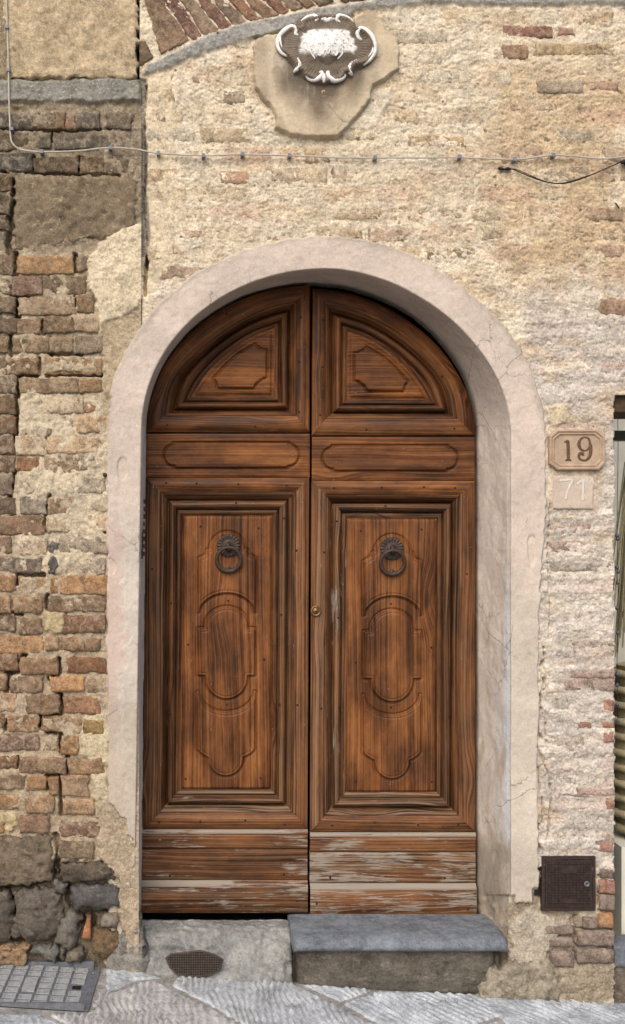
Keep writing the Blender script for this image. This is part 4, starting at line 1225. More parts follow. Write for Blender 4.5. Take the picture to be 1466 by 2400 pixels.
    loft('drip_edge', cur([(344, 2076), (xr, 2076)]), cur([(344, 2063.5), (xr, 2063.5)]), [(0.0, 0.016), (0.12, 0.0175), (0.85, 0.004), (1.0, 0.001)], T, cc(*dw), nn=40, seed=sd + 45)
    yb0, yb1 = 2076.0, 2137 - (1 if mir else 0)
    c0, c1 = cur([(344, yb0), (xr, yb0)]), cur([(344, yb1), (xr, yb1)])
    loft('plank', c1, c0, [(1 - t, o) for t, o in kb][::-1], T, cc(w2[0] + .02, .84, .45), nn=40, seed=sd + 43)
    # nails
    z3 = lambda l: [(320 + x / 3.49, 1100 + y / 3.49) for x, y in l]
    for (x, y) in z3([(260, 120), (495, 122), (840, 122), (1240, 128), (1325, 660), (1340, 1930), (150, 820)]) + [(420, 700 + 175), (384, 1925), (480, 1926), (580, 1922), (676, 1930), (532, 738), (703, 745), (703, 850), (705, 965), (395, 996), (600, 1000)]:
        nail(T, X_(x) + rr.uniform(-3, 3), y + dy + rr.uniform(-3, 3), 0.0003)
    for (x, y) in z3([(525, 467), (1010, 480), (440, 1437), (1055, 1560)]) + [(445, 1828), (620, 1826)]:
        nail(T, X_(x) + rr.uniform(-3, 3), y + dy, -0.0185)
    for (x, y) in z3([(765, 1078), (762, 1930)]): nail(T, X_(x), y + dy, -0.0188)
    for (x, y) in z3([(1212, 400), (300, 1095), (1200, 1190), (1190, 1925), (300, 2000), (820, 275)]):
        nail(T, X_(x) + rr.uniform(-1, 1), y + dy, -0.0016)
    for (x, y) in [(360, 1960), (540, 1962), (650, 1975), (420, 2050), (678, 2048), (360, 2120), (700, 2110)]:
        nail(T, X_(x) + rr.uniform(-12, 12), y + dy + rr.uniform(-3, 3), 0.0175 if y > 2100 else 0.0018)
    # --- ring knocker: rosette back plate > staple, ring, striking stud
    kx, ky = X_(539), 1279 + dy
    kp = Wd(kx, ky, -0.0065)
    def mod(r, hh, th, i):
        pet = 0.5 + 0.5 * math.cos(20 * th)
        w = min(1, max(0, (r - 0.020) / 0.02))
        return r * (1 + 0.04 * w * (pet - 0.5)), hh + 0.0035 * w * (pet - 0.4)
    plate = lathe('door_knocker', [(0.047, -0.002), (0.047, 0.004), (0.044, 0.006), (0.037, 0.006), (0.030, 0.005), (0.022, 0.004), (0.018, 0.007), (0.012, 0.010), (0.004, 0.011)], M_iron, T, kp, seg=120, mod=mod)
    staple = boxes('staple', [], M_iron, plate) if False else tube('staple', [kp + np.array(v) for v in ((0, 0.004, 0.004), (0, -0.016, 0.008), (0, -0.030, 0.002), (0, -0.030, -0.010), (0, -0.016, -0.016), (0, 0.0, -0.014))], 0.0095, M_iron, plate, seg=10)
    th = np.linspace(0, 2 * np.pi, 49)[:-1]
    rc = kp + np.array([0, -0.020, -0.056])
    ring_pts = np.stack([rc[0] + 0.049 * np.sin(th), rc[1] + 0.010 * np.cos(th) * -1, rc[2] + 0.049 * np.cos(th)], 1)
    seg = 10; V = []
    for i in range(48):
        c = ring_pts[i]; rad = np.array([math.sin(th[i]), 0, math.cos(th[i])]); dep = np.array([0, 1.0, 0])
        rr_ = 0.0072 + 0.0022 * (0.5 - 0.5 * math.cos(th[i]))
        for jx in range(seg):
            a = 2 * math.pi * jx / seg
            V.append(c + rr_ * (math.cos(a) * rad + math.sin(a) * dep))
    Fc = [(i * seg + jx, i * seg + (jx + 1) % seg, ((i + 1) % 48) * seg + (jx + 1) % seg, ((i + 1) % 48) * seg + jx) for i in range(48) for jx in range(seg)]
    mk('ring', V, Fc, M_iron, plate)
    lathe('striking_stud', [(0.013, -0.004), (0.013, 0.006), (0.010, 0.010), (0.004, 0.011)], M_iron, plate, kp + np.array([0, 0.0, -0.098]), seg=16)
    return T

leaf_l = door_leaf('l')
leaf_r = door_leaf('r')

# cylinder lock and worn brass cover on the right leaf
lp = Wd(743, 1432, 0.0)
lock = lathe('lock_cylinder', [(0.0225, -0.002), (0.0225, 0.006), (0.020, 0.0085), (0.0165, 0.009), (0.0155, 0.0065), (0.0120, 0.0062), (0.0115, 0.0085), (0.003, 0.0088)], M_brass, leaf_r, lp, seg=28)
boxes('painted_keyhole', [(lp[0] - 0.0012, lp[0] + 0.0012, lp[1] - 0.0095, lp[1] - 0.007, lp[2] - 0.008, lp[2] + 0.002)], M_black, lock)  # solid black bar painted for the dark inside the hole
# strap hinge on the left leaf, its plate laid back against the plaster
hv = W(np.array([334, 343, 343, 333]), np.array([1168, 1170, 1312, 1316]), 0.16)
hg = [];
P0 = W(338.5, 1240, 0.15)
hinge = boxes('hinge', [(P0[0] - 0.011, P0[0] - 0.004, 0.085, 0.200, P0[2] - 0.118, P0[2] + 0.126)], M_iron, leaf_l)
for i in range(8):
    zz = P0[2] - 0.10 + i * 0.03
    boxes('hinge_scroll', [(P0[0] - 0.004, P0[0] + 0.004 + 0.002 * (i % 2), 0.100, 0.130, zz - 0.008, zz + 0.009)], M_iron, hinge)
# ------------------------------------------------------------------ doorstep stones
def profile_stone(name, xa, xb, prof, mat, parent, color, seed, rough=0.004, nx=120, label=None, cat=None, sub=6, endround=0.02, loc=None):
    """stone whose section (y,z) is swept along x, with noise; prof lists run from the back top to the front foot"""
    pr = resample(np.asarray(prof, float), len(prof) * sub)
    xs = np.linspace(xa, xb, nx)
    Xg, S_ = np.meshgrid(xs, np.arange(len(pr)))
    Yg = pr[:, 0][:, None] + 0 * Xg; Zg = pr[:, 1][:, None] + 0 * Xg
    e = np.minimum(Xg - xa, xb - Xg)
    er = np.clip(1 - e / endround, 0, 1)
    pull = endround * 0.6 * (1 - np.sqrt(1 - er * er))
    al = np.r_[0, np.cumsum(np.linalg.norm(np.diff(pr, axis=0), axis=1))][:, None] + 0 * Xg
    d = rough * (fbm(Xg * 7, al * 22, 5, seed) + 0.5 * fbm(Xg * 45, al * 60, 3, seed + 1))
    Zg = Zg + d * 0.6 - pull * 0.6; Yg = Yg - d + pull
    V = np.stack([Xg, Yg, Zg], -1)
    n, m = Xg.shape
    Fc = grid_faces(n, m)
    # ends
    V = V.reshape(-1, 3)
    ends = []
    for j in (0, m - 1):
        c = len(V)
        idx = np.arange(n) * m + j
        back = V[idx].copy(); back[:, 1] = prof[1][0]
        V = np.vstack([V, back])
        f = [[idx[i], c + i, c + i + 1, idx[i + 1]] for i in range(n - 1)]
        ends += [x if j == 0 else x[::-1] for x in f]
    Fc = np.vstack([Fc, np.array(ends)])
    o = mk(name, V, Fc, mat, parent, color=color)
    if label: tag(o, label, cat)
    return o

zl = float(gz(0.1))
xl0 = W(306, 2250, 0.0)[0]; xl1 = W(687, 2250, 0.0)[0] + 0.002
threshold = profile_stone('threshold_stone', xl0, xl1, [(0.212, 0.02), (0.208, 0.136), (0.19, 0.139), (0.12, 0.135), (0.090, 0.126), (0.072, 0.100), (0.050, 0.070), (0.030, 0.030), (0.006, -0.01), (-0.012, -0.05)],
                          M_step, None, L3(146, 144, 138), 31, 0.013, 150, 'rough worn grey threshold stone under the left door leaf', 'threshold')
step = thing('door_step', W(940, 2300, -0.03), 'blue-grey stone step with rounded nose under the right door leaf', 'step')
xs0 = W(689, 2200, -0.05)[0]; xs1 = W(1193, 2200, -0.055)[0]
# tread: right end is cut back along the plaster reveal
prof = [(0.222, 0.03), (0.219, 0.157), (0.20, 0.161), (0.10, 0.159), (0.0, 0.156), (-0.020, 0.1535), (-0.042, 0.148), (-0.056, 0.139), (-0.063, 0.126), (-0.060, 0.113), (-0.048, 0.105), (-0.02, 0.102)]
tread = profile_stone('tread', xs0, xs1, prof, M_step, step, L3(118, 123, 129), 32, 0.0034, 150, endround=0.03)
me = tread.data
rprof = [(-0.018, 0.112), (-0.022, 0.08), (-0.024, 0.03), (-0.020, -0.02), (-0.004, -0.07), (0.02, -0.10)]
riser = profile_stone('riser', xs0 + 0.004, xs1 - 0.03, rprof, M_stone, step, L3(118, 110, 98), 33, 0.004, 120, endround=0.10)
# mortar daubed into the foot of the wall on both sides
block('footing_daub', [(1140, 2262), (1300, 2246), (1320, 2352), (1110, 2342)], M_stone, door_wall, front=0.030, depth=0.09, k=0.35, rnd_m=0.03, rough=0.006, edge=0.010, seed=871,
      color=L3(178, 165, 144), step=0.007, lump=1.0)
block('footing_daub', [(276, 2196), (330, 2140), (352, 2296), (236, 2284)], M_stone, door_wall, front=0.004, depth=0.09, k=0.35, rnd_m=0.03, rough=0.005, edge=0.010, seed=872,
      color=L3(158, 152, 142), step=0.007, lump=1.0)
# ------------------------------------------------------------------ vent grille in the threshold
gp = [(390, 2246), (402, 2236), (440, 2232), (470, 2228), (505, 2238), (523, 2250), (516, 2272), (496, 2284), (462, 2290), (415, 2282), (400, 2268)]
gl = W(457, 2284, 0.0)
vent = thing('vent_grille', gl, 'small rusty wire mesh vent low in the threshold stone', 'grille')
gy = -0.018
poly = np.asarray(gp, float)
wx = W(poly[:, 0], poly[:, 1], gy + 0.004)
c0 = wx.mean(0)
mk('painted_cavity', np.vstack([wx, c0 + np.array([0, 0.0, 0])]), [(i, (i + 1) % len(wx), len(wx)) for i in range(len(wx))], M_void, vent, smooth=False)  # flat near-black sheet behind the mesh, painted for the shade of the hole
bl = []
for x in np.arange(392, 524, 5.4):
    yy = np.arange(2222, 2296, 1.0); ins = inside(np.full(yy.shape, x), yy, poly)
    if ins.sum() < 4: continue
    a = W(x, yy[ins][0], gy); b = W(x, yy[ins][-1], gy)
    bl.append((a[0] - 0.0016, a[0] + 0.0016, gy - 0.002, gy + 0.001, b[2], a[2]))
for y in np.arange(2230, 2290, 5.6):
    xx = np.arange(386, 528, 1.0); ins = inside(xx, np.full(xx.shape, y), poly)
    if ins.sum() < 4: continue
    a = W(xx[ins][0], y, gy); b = W(xx[ins][-1], y, gy)
    bl.append((a[0], b[0], gy - 0.003, gy - 0.0005, a[2] - 0.0016, a[2] + 0.0016))
M_mesh = mat_simple('rusty_wire', L3(86, 76, 68), 0.7, 0.3, 0.3, 0.25, 90)
boxes('wire_mesh', bl, M_mesh, vent)
rim = W(np.append(poly[:, 0], poly[0, 0]), np.append(poly[:, 1], poly[0, 1]), gy + 0.002)
tube('rim', rim, 0.004, M_mesh, vent, seg=7)

# ------------------------------------------------------------------ cast iron drain cover in the pavement
g4 = G(np.array([-70, 237, 208, -70]), np.array([2259, 2266, 2368, 2366]))
x0, y0, y1 = -0.86, float(g4[2, 1]), float(g4[1, 1]) - 0.004
xr_b, xr_f = float(g4[1, 0]), float(g4[2, 0])
drain = thing('drain_cover', (-0.6, (y0 + y1) / 2, float(gz(-0.6))), 'worn cast iron drain cover with raised bar pattern at the pavement edge', 'drain cover')
def gp3(x, y, up): return (x, y, float(gz(x)) + up)
xr = (xr_b + xr_f) / 2
fr_w = 0.008
pv = [gp3(x0, y0, -0.005), gp3(xr_f, y0, -0.005), gp3(xr_b, y1, -0.005), gp3(x0, y1, -0.005)]
mk('plate', pv + [(v[0], v[1], v[2] - 0.02) for v in pv], [(0, 1, 2, 3), (0, 4, 5, 1), (1, 5, 6, 2), (2, 6, 7, 3), (3, 7, 4, 0)], M_grate, drain, smooth=False)
PADM = None
pw, pd = 0.058, 0.050
ny = int((y1 - y0 - 2 * fr_w) / pd); nxp = int((xr - 0.02 - x0) / pw)
for j in range(ny):
    for i in range(nxp):
        cx_ = xr - 0.036 - (i + 0.5) * pw - (0.016 if True else 0) * (1 - (j + .5) / ny) * 0.5; cy_ = y0 + fr_w + (j + 0.5) * (y1 - y0 - 2 * fr_w) / ny
        loc = np.array(gp3(cx_, cy_, -0.005))
        if i == 3 and 2 <= j <= 4:
            if j == 3:
                boxes('name_tablet', [(cx_ - 0.024, cx_ + 0.024, cy_ - 0.06, cy_ + 0.06, loc[2] - 0.002, loc[2] + 0.006)], M_gpad, drain)
            continue
        if i == 0 and j == 3:
            boxes('painted_slot', [(cx_ - 0.016, cx_ + 0.016, cy_ - 0.014, cy_ + 0.014, loc[2] - 0.004, loc[2] + 0.0022)], M_void, drain); continue  # solid near-black block, its colour gives the shade of a slot
        if PADM is None:
            hgt = 0.0035
            bb = [(-0.016, 0.024, -0.019, -0.012), (-0.016, 0.024, -0.004, 0.003), (-0.016, 0.024, 0.011, 0.018), (-0.024, -0.017, -0.019, 0.018)]
            PADM = boxes('raised_bar', [(loc[0] + a, loc[0] + b, loc[1] + c, loc[1] + d, loc[2] - 0.003, loc[2] + hgt) for a, b, c, d in bb], M_gpad, drain)
            dz_ = WLOC[PADM.name] - loc
        else:
            o = PADM.copy(); place(o, loc + dz_, drain)
boxes('frame', [(xr_f - 0.014, xr_f + 0.002, y0, y1, float(gz(xr_f)) - 0.01, float(gz(xr_f)) + 0.006)], M_grate, drain) if abs(xr_b - xr_f) < 0.004 else \
    mk('frame', [gp3(xr_f - 0.014, y0, 0.0), gp3(xr_f, y0, 0.0), gp3(xr_b, y1, 0.0), gp3(xr_b - 0.014, y1, 0.0),
                 gp3(xr_f - 0.014, y0, -0.01), gp3(xr_f, y0, -0.01), gp3(xr_b, y1, -0.01), gp3(xr_b - 0.014, y1, -0.01)],
       [(0, 1, 2, 3), (0, 4, 5, 1), (1, 5, 6, 2), (2, 6, 7, 3), (3, 7, 4, 0)], M_grate, drain, smooth=False)
for yy in (y0, y1 - 0.012):
    boxes('frame', [(x0, min(xr_f, xr_b) - 0.015, yy, yy + 0.012, float(gz(-0.6)) - 0.03, float(gz(x0)) - 0.006)], M_grate, drain)

# ------------------------------------------------------------------ carved cartouche above the door
ez = lambda pts: np.asarray(zq(pts, 560, 0, 3.332))
emb = thing('cartouche_relief', W(764, 324, 0.0), 'white and grey carved cartouche relief on its plaster pad above the arch', 'relief')
E = np.asarray(EMBLEM)
st_ = 2.0
xs = np.arange(586, 944, st_); ys = np.arange(26, 332, st_)
X, Y = np.meshgrid(xs, ys); xm, zm = X / 600, Y / 600
d = sdf(X, Y, E) + 3.0 * fbm(xm * 30, zm * 30, 3, 301)
hh = -0.012 + 0.030 * sst(-3, 5, d) + 0.0018 * fbm(xm * 12, zm * 12, 3, 302) + 0.0008 * fbm(xm * 90, zm * 90, 3, 303)
hh += 0.010 * sst(60, 300, Y)
colr = np.empty(X.shape + (3,)); colr[:] = lin((202, 184, 156))
n1 = fbm(xm * 9, zm * 5, 4, 304)
soot = np.exp(-(((X - 765) / 120) ** 2 + ((Y - 170) / 85) ** 2)) * 1.1 + 0.35 * n1
colr = blend(colr, sst(0.2, 0.9, soot) * 0.9, (98, 87, 76))
run = np.exp(-((X - 752 - 10 * fbm(zm * 6, xm * 3, 2, 305)) / 34.0) ** 2) * sst(190, 215, Y) * (1 - sst(255, 320, Y))
colr = blend(colr, np.clip(run * 0.85 + 0.3 * n1 * (run > .05), 0, 1), (112, 97, 82))
colr = blend(colr, sst(0.0, 0.7, fbm(xm * 14, zm * 10, 5, 309)) * 0.4, (150, 130, 106))
colr = blend(colr, sst(0.1, 0.6, fbm(xm * 6, zm * 2.4, 3, 306)) * (Y > 90) * (X < 690) * 0.4, (142, 126, 108))
cut = d > -9
n_, m_ = X.shape
P = W(X, Y, 0.0); P[..., 1] = -hh
Fc = grid_faces(n_, m_); kv = cut.ravel(); Fc = Fc[kv[Fc].all(1)]; used = np.unique(Fc); rm = -np.ones(n_ * m_, int); rm[used] = np.arange(len(used))
pad = mk('backing_pad', P.reshape(-1, 3)[used], rm[Fc], M_plaster, emb, col=colr.reshape(-1, 3)[used])
SH = smooth_line(ez([(300, 380), (318, 305), (365, 255), (420, 232), (470, 240), (485, 190), (560, 160), (680, 150), (800, 155), (870, 185), (900, 240), (950, 252), (1015, 295), (1052, 375), (1050, 450), (1010, 515), (950, 545),
                     (895, 560), (868, 622), (830, 605), (800, 655), (720, 675), (655, 685), (590, 670), (505, 630), (480, 590), (430, 598), (425, 545), (370, 475), (315, 430)]), 110, True)
xs = np.arange(640, 886, 1.5); ys = np.arange(38, 214, 1.5)
X, Y = np.meshgrid(xs, ys); xm, zm = X / 600, Y / 600
d = sdf(X, Y, SH)
cx_, cy_ = 764.0, 122.0
rr_ = np.hypot((X - cx_) / 1.25, Y - cy_); th = np.arctan2(Y - cy_, (X - cx_) / 1.25)
base = 0.018 + 0.014 * sst(-4, 4, d) + 0.022 * np.clip(1 - (rr_ / 85) ** 2, 0, 1)
base += 0.010 * np.exp(-((d - 6) / 6.0) ** 2)
rays = 0.0013 * np.sin(th * 74 + 1.3 * fbm(th * 3, rr_ / 40, 2, 311)) * sst(34, 44, rr_) * (1 - sst(72, 84, rr_))
heart = smooth_line(ez([(545, 400), (560, 340), (600, 300), (650, 290), (680, 300), (720, 288), (770, 305), (800, 350), (805, 410), (790, 460), (740, 515), (680, 548), (620, 515), (570, 465)]), 60, True)
dh = sdf(X, Y, heart)
hh = base + rays + 0.013 * np.sqrt(np.clip(dh / 36.0, 0, 1)) + 0.0008 * fbm(xm * 90, zm * 90, 3, 312)
# folds across the upper half of the boss
hh += 0.0016 * np.sin(X / 3.1 + 2 * fbm(xm * 30, zm * 30, 2, 313)) * (dh > 4) * (Y < 128)
colr = np.empty(X.shape + (3,)); colr[:] = lin((120, 107, 93))
colr = blend(colr, sst(0.0, 0.8, fbm(xm * 20, zm * 20, 4, 314)) * 0.6, (84, 74, 64))
colr = blend(colr, sst(0.2, 0.9, np.sin(th * 74)) * sst(34, 44, rr_) * (1 - sst(66, 80, rr_)) * 0.25, (160, 146, 128))
wlim = 52 + 3 * fbm(th * 9, th * 0, 2, 315)
wh = (1 - sst(-3, 3, rr_ - wlim)) * (1 - sst(128, 138, Y + 5 * fbm(xm * 40, zm * 40, 2, 316) - 0.0 * X)) * (1 - sst(-2, 4, 83 - Y) * (dh < 0))
wh = np.maximum(wh, (dh > 0) * (1 - sst(138, 146, Y + 6 * fbm(xm * 50, zm * 50, 2, 317))))
colr = blend(colr, wh * 0.95, (240, 236, 230))
colr = blend(colr, sst(0.62, 0.75, fbm(xm * 110, zm * 110, 2, 318)) * wh * 0.7, (128, 118, 106))
cut = d > -7
n_, m_ = X.shape
P = W(X, Y, 0.0); P[..., 1] = -hh
Fc = grid_faces(n_, m_); kv = cut.ravel(); Fc = Fc[kv[Fc].all(1)]; used = np.unique(Fc); rm = -np.ones(n_ * m_, int); rm[used] = np.arange(len(used))
shield = mk('shield', P.reshape(-1, 3)[used], rm[Fc], M_relief, emb, col=colr.reshape(-1, 3)[used])
SC = [([(455, 312), (436, 302), (440, 268), (405, 242), (350, 275), (305, 330), (300, 390), (328, 440), (376, 470)], 15, 9),
      ([(948, 352), (922, 330), (914, 292), (944, 256), (1010, 295), (1050, 370), (1050, 440), (1010, 500), (963, 536)], 16, 10),
      ([(452, 490), (466, 535), (455, 568), (424, 590)], 14, 9), ([(908, 505), (864, 540), (856, 590), (876, 616)], 15, 9),
      ([(503, 600), (545, 648), (600, 654), (638, 625), (640, 598), (617, 600)], 14, 8), ([(668, 612), (688, 592), (692, 630), (730, 658), (790, 648), (818, 618), (796, 600)], 14, 8),
      ([(655, 612), (655, 645), (655, 676)], 13, 10), ([(482, 198), (530, 165), (580, 162), (604, 188), (584, 206)], 15, 8), ([(884, 206), (830, 166), (772, 164), (754, 194), (782, 212)], 15, 8),
      ([(612, 160), (630, 184), (655, 196)], 10, 6), ([(745, 160), (728, 184), (704, 196)], 10, 6), ([(640, 176), (680, 200), (720, 176)], 14, 12),
      ([(330, 290), (320, 350), (330, 410)], 6, 4), ([(1000, 480), (1030, 440), (1034, 400)], 7, 4)]
for pts, ra, rb in SC:
    c = smooth_line(ez(pts), 26)
    dd = sdf(c[:, 0], c[:, 1], SH)
    rad = np.interp(np.linspace(0, 1, 26), [0, 0.15, 0.5, 0.9, 1], [rb * .7, rb, ra, rb, rb * 0.6]) / 3.332 / 600
    tube('scroll', F(c[:, 0], c[:, 1], 0.0, 0.030 + 0.010 * np.clip((dd + 2) / 8, 0, 1)), rad * 1.45, M_white, emb, seg=9)
mono = [[(606, 430), (604, 470), (622, 486), (636, 470)], [(645, 486), (652, 452), (662, 446), (682, 478), (700, 446), (710, 452), (718, 486)], [(726, 468), (740, 486), (758, 466), (756, 430)], [(548, 400), (550, 450), (585, 505)], [(800, 430), (795, 465), (760, 505)]]
for pts in mono:
    c = smooth_line(ez(pts), 20)
    ii = np.clip(((c[:, 1] - 38) / 1.5).astype(int), 0, n_ - 1); jj = np.clip(((c[:, 0] - 640) / 1.5).astype(int), 0, m_ - 1)
    tube('monogram_stroke', F(c[:, 0], c[:, 1], 0.0, hh[ii, jj] + 0.001), 0.0030, M_white, emb, seg=7)
boss = lathe('stud', [(0.009, -0.004), (0.009, 0.004), (0.003, 0.007)], M_terra, emb, F(757, 222, 0.0, 0.022), seg=5)

# ------------------------------------------------------------------ house number plate 19
pz = lambda pts: zq(pts, 1180, 900, 4.0)
octo = np.asarray(pz([(415, 492), (482, 430), (868, 430), (936, 490), (936, 748), (880, 808), (490, 808), (415, 750)]))
oc_c = octo.mean(0)
num = thing('number_plate', W(oc_c[0], octo[:, 1].max(), 0.0), 'eight-sided terracotta house number plate reading 19 right of the arch', 'number plate')
def inset(d):
    o = octo - oc_c; hw = np.abs(o[:, 0]).max(); hz = np.abs(o[:, 1]).max()
    return oc_c + o * np.array([(hw - d) / hw, (hz - d) / hz])
prof = [(0, 0.0), (0, 0.020), (1.2, 0.024), (4.5, 0.025), (6.0, 0.023), (7.0, 0.0195), (8.0, 0.0195), (9.0, 0.0215), (11, 0.0215), (12.2, 0.018), (13.2, 0.0155)]
rows = []
for dd, o in prof:
    c = inset(dd); c = np.vstack([c, c[:1]])
    c = np.vstack([np.linspace(c[i], c[i + 1], 8, endpoint=False) for i in range(8)])
    rows.append(F(c[:, 0], c[:, 1], 0.0, o))
nP = len(rows[0]); V = np.vstack(rows)
Fc = [(i * nP + j, (i + 1) * nP + j, (i + 1) * nP + (j + 1) % nP, i * nP + (j + 1) % nP) for i in range(len(rows) - 1) for j in range(nP)]
Fc.append(tuple((len(rows) - 1) * nP + j for j in range(nP))[::-1])
M_tint = mat_simple('plate_terracotta', L3(178, 154, 130), 0.8, 0.25, 0, 0.14, 30, 0.3, L3(150, 118, 94), 0.5)
tp = mk('tablet', V, Fc, M_tint, num, smooth=False)
def stroke(name, pts, r0, mat, parent, out=0.0165, n=28, rad=None, flat=0.5, smooth=True):
    c = smooth_line(pz(pts), n) if smooth else resample(pz(pts), n)
    rad = np.full(n, r0) if rad is None else np.interp(np.linspace(0, 1, n), np.linspace(0, 1, len(rad)), rad)
    return tube(name, F(c[:, 0], c[:, 1], 0.0, out), rad / 4.0 / 600, mat, parent, seg=8, flat=flat)
one = stroke('digit_one', [(592, 535), (596, 620), (597, 712)], 15, M_digit, num)
stroke('flag', [(560, 548), (578, 540), (592, 530)], 8, M_digit, one)
stroke('serif', [(572, 718), (597, 712), (622, 718)], 9, M_digit, one)
nine = stroke('digit_nine', [(800, 570), (790, 520), (750, 502), (712, 520), (696, 565), (712, 610), (750, 628), (788, 606), (802, 570), (806, 620), (796, 680), (760, 716), (716, 712), (694, 684), (706, 654), (728, 652), (734, 672)], 12, M_digit, num, n=70,
              rad=[12, 9, 7, 10, 16, 12, 7, 9, 14, 17, 15, 10, 9, 12, 15, 14, 11])

# older number brushed on a plaster square below it
sq = pz([(466, 862), (840, 868), (838, 1172), (464, 1170)])
old = thing('painted_number', W(1343, 1192, 0.0), 'faint white hand-painted number on a pink plaster square below the plate', 'painted number')
cc_ = None
ob = block('plaster_square', sq, M_plaster, old, front=0.009, depth=0.02, k=0.0, rnd_m=0.002, rough=0.0006, edge=0.0012, seed=61, step=0.008)
cattr = ob.data.color_attributes.new('tint', 'FLOAT_COLOR', 'POINT')
cattr.data.foreach_set('color', np.tile(np.r_[lin((204, 186, 168)), 1.0], len(ob.data.vertices)).astype(np.float32))
for pts in ([(524, 908), (580, 902), (640, 900), (610, 970), (588, 1030), (578, 1082)], [(684, 940), (720, 916), (742, 906), (740, 1000), (738, 1094)], [(748, 900), (766, 890), (786, 902), (768, 916), (750, 908)], [(796, 944), (812, 912), (830, 894), (838, 944)]):
    stroke('brush_stroke', pts, 13 if len(pts) > 5 or pts[0][0] < 700 else 6, M_wash, old, out=0.0092, flat=0.09, n=24)

# ------------------------------------------------------------------ meter cover
mc = zc([(598, 1752), (1004, 1750), (1006, 2168), (590, 2165)])
cov = thing('meter_cover', W(1332, 2131, 0.0), 'dark brown ribbed cast iron meter cover low on the right wall', 'meter cover')
a = W(mc[0][0], mc[0][1], -0.010); b = W(mc[2][0], mc[2][1], -0.010)
x0, x1, z1, z0 = a[0], b[0], a[2], b[2]
boxes('frame', [(x0 - 0.006, x1 + 0.006, -0.008, 0.03, z0 - 0.006, z0 + 0.006), (x0 - 0.006, x1 + 0.006, -0.008, 0.03, z1 - 0.006, z1 + 0.006),
                (x0 - 0.006, x0 + 0.006, -0.0085, 0.03, z0 + 0.006, z1 - 0.006), (x1 - 0.006, x1 + 0.006, -0.0085, 0.03, z0 + 0.006, z1 - 0.006)], M_cover, cov)
dr = boxes('lid', [(x0 + 0.008, x1 - 0.008, -0.010, 0.02, z0 + 0.008, z1 - 0.008)], M_cover, cov)
hh_ = (z1 - z0 - 0.03) / 17
bl = []
for i in range(17):
    zz = z0 + 0.015 + (i + 0.5) * hh_
    for jx in range(12):
        ww = (x1 - x0 - 0.03) / 12
        xx = x0 + 0.015 + jx * ww
        bl.append((xx + 0.001, xx + ww - 0.001, -0.0135, -0.009, zz - hh_ * 0.32, zz + hh_ * 0.32))
ribs = boxes('ribs', bl, M_cover, dr)
boxes('plaque', [((x0 + x1) / 2 - 0.035, (x0 + x1) / 2 + 0.03, -0.0155, -0.009, z1 - 0.058, z1 - 0.030), ], M_cover, dr)
boxes('plaque', [((x0 + x1) / 2 - 0.035, (x0 + x1) / 2 + 0.03, -0.0155, -0.009, z0 + 0.026, z0 + 0.046)], M_cover, dr)
lathe('lock', [(0.0105, -0.002), (0.0105, 0.0075), (0.0080, 0.0085), (0.0070, 0.0055), (0.003, 0.0055)], M_grate, dr, np.array([x1 - 0.030, -0.009, z0 + 0.102]), seg=20)
painted_recess = boxes('painted_recess', [(x0 - 0.030, x0 - 0.008, 0.006, 0.05, z0 + 0.05, z1 - 0.002)], M_black, cov)  # solid black box, colour in place of shade in the gap

# ------------------------------------------------------------------ cables
cab = thing('wall_cable', W(27, 330, 0.0), 'thin grey cable clipped along the wall above the doorway', 'cable')
cp = smooth_line([(17, -80), (18, 0), (20, 70), (22, 140), (24, 240), (27, 320), (33, 342), (48, 353), (70, 358), (100, 360), (180, 358), (255, 351), (320, 354), (370, 363), (475, 369), (560, 366), (680, 369), (780, 373), (875, 374),
                  (980, 374), (1075, 373), (1140, 376), (1200, 378), (1250, 373), (1295, 368), (1350, 371), (1410, 376), (1480, 371), (1590, 372)], 340)
tube('sheath', F(cp[:, 0], cp[:, 1], 0.0, 0.020 + 0.001 * np.sin(np.arange(340) / 5)), 0.0034, M_cable, cab, seg=8)
for i, (x, y, v) in enumerate([(19, 70, 1), (22, 170, 1), (30, 307, 1), (100, 360, 0), (260, 351, 0), (372, 364, 0), (477, 369, 0), (568, 366, 0), (678, 369, 0), (877, 374, 0), (1075, 372, 0), (1203, 378, 0), (1293, 368, 0)]):
    p = F(x, y, 0.0, 0.022)
    if v: boxes('clip', [(p[0] - 0.007, p[0] + 0.007, p[1] - 0.006, 0.015, p[2] - 0.006, p[2] + 0.006)], M_clip, cab)
    else: boxes('clip', [(p[0] - 0.0065, p[0] + 0.0065, p[1] - 0.006, 0.015, p[2] - 0.007, p[2] + 0.007)], M_clip, cab)
cord = thing('black_cord', W(1320, 432, 0.0), 'loose black cord sagging below the cable at upper right', 'cord')
cp = smooth_line([(1190, 399), (1205, 402), (1240, 417), (1280, 430), (1320, 433), (1360, 422), (1400, 406), (1445, 386), (1462, 383), (1540, 372)], 80)
tube('wire', F(cp[:, 0], cp[:, 1], 0.0, 0.016), 0.0022, M_black, cord, seg=7)
cp2 = cp.copy(); cp2[:, 1] -= 2.6 * np.sin(np.linspace(0, 9, 80)) ** 2; cp2[:, 0] += 1
tube('wire', F(cp2[:, 0], cp2[:, 1], 0.0, 0.0175), 0.0016, M_black, cord, seg=7)
tube('connector', F(np.array([1166, 1172, 1180, 1188, 1195]), np.array([397, 398, 400, 398, 399]), 0.0, 0.014), np.array([0.005, 0.007, 0.004, 0.007, 0.005]), M_black, cord, seg=8)
tube('knot', F(np.array([1452, 1458, 1464, 1472]), np.array([386, 382, 388, 383]), 0.0, 0.018), np.array([0.006, 0.009, 0.010, 0.007]), M_black, cord, seg=8)
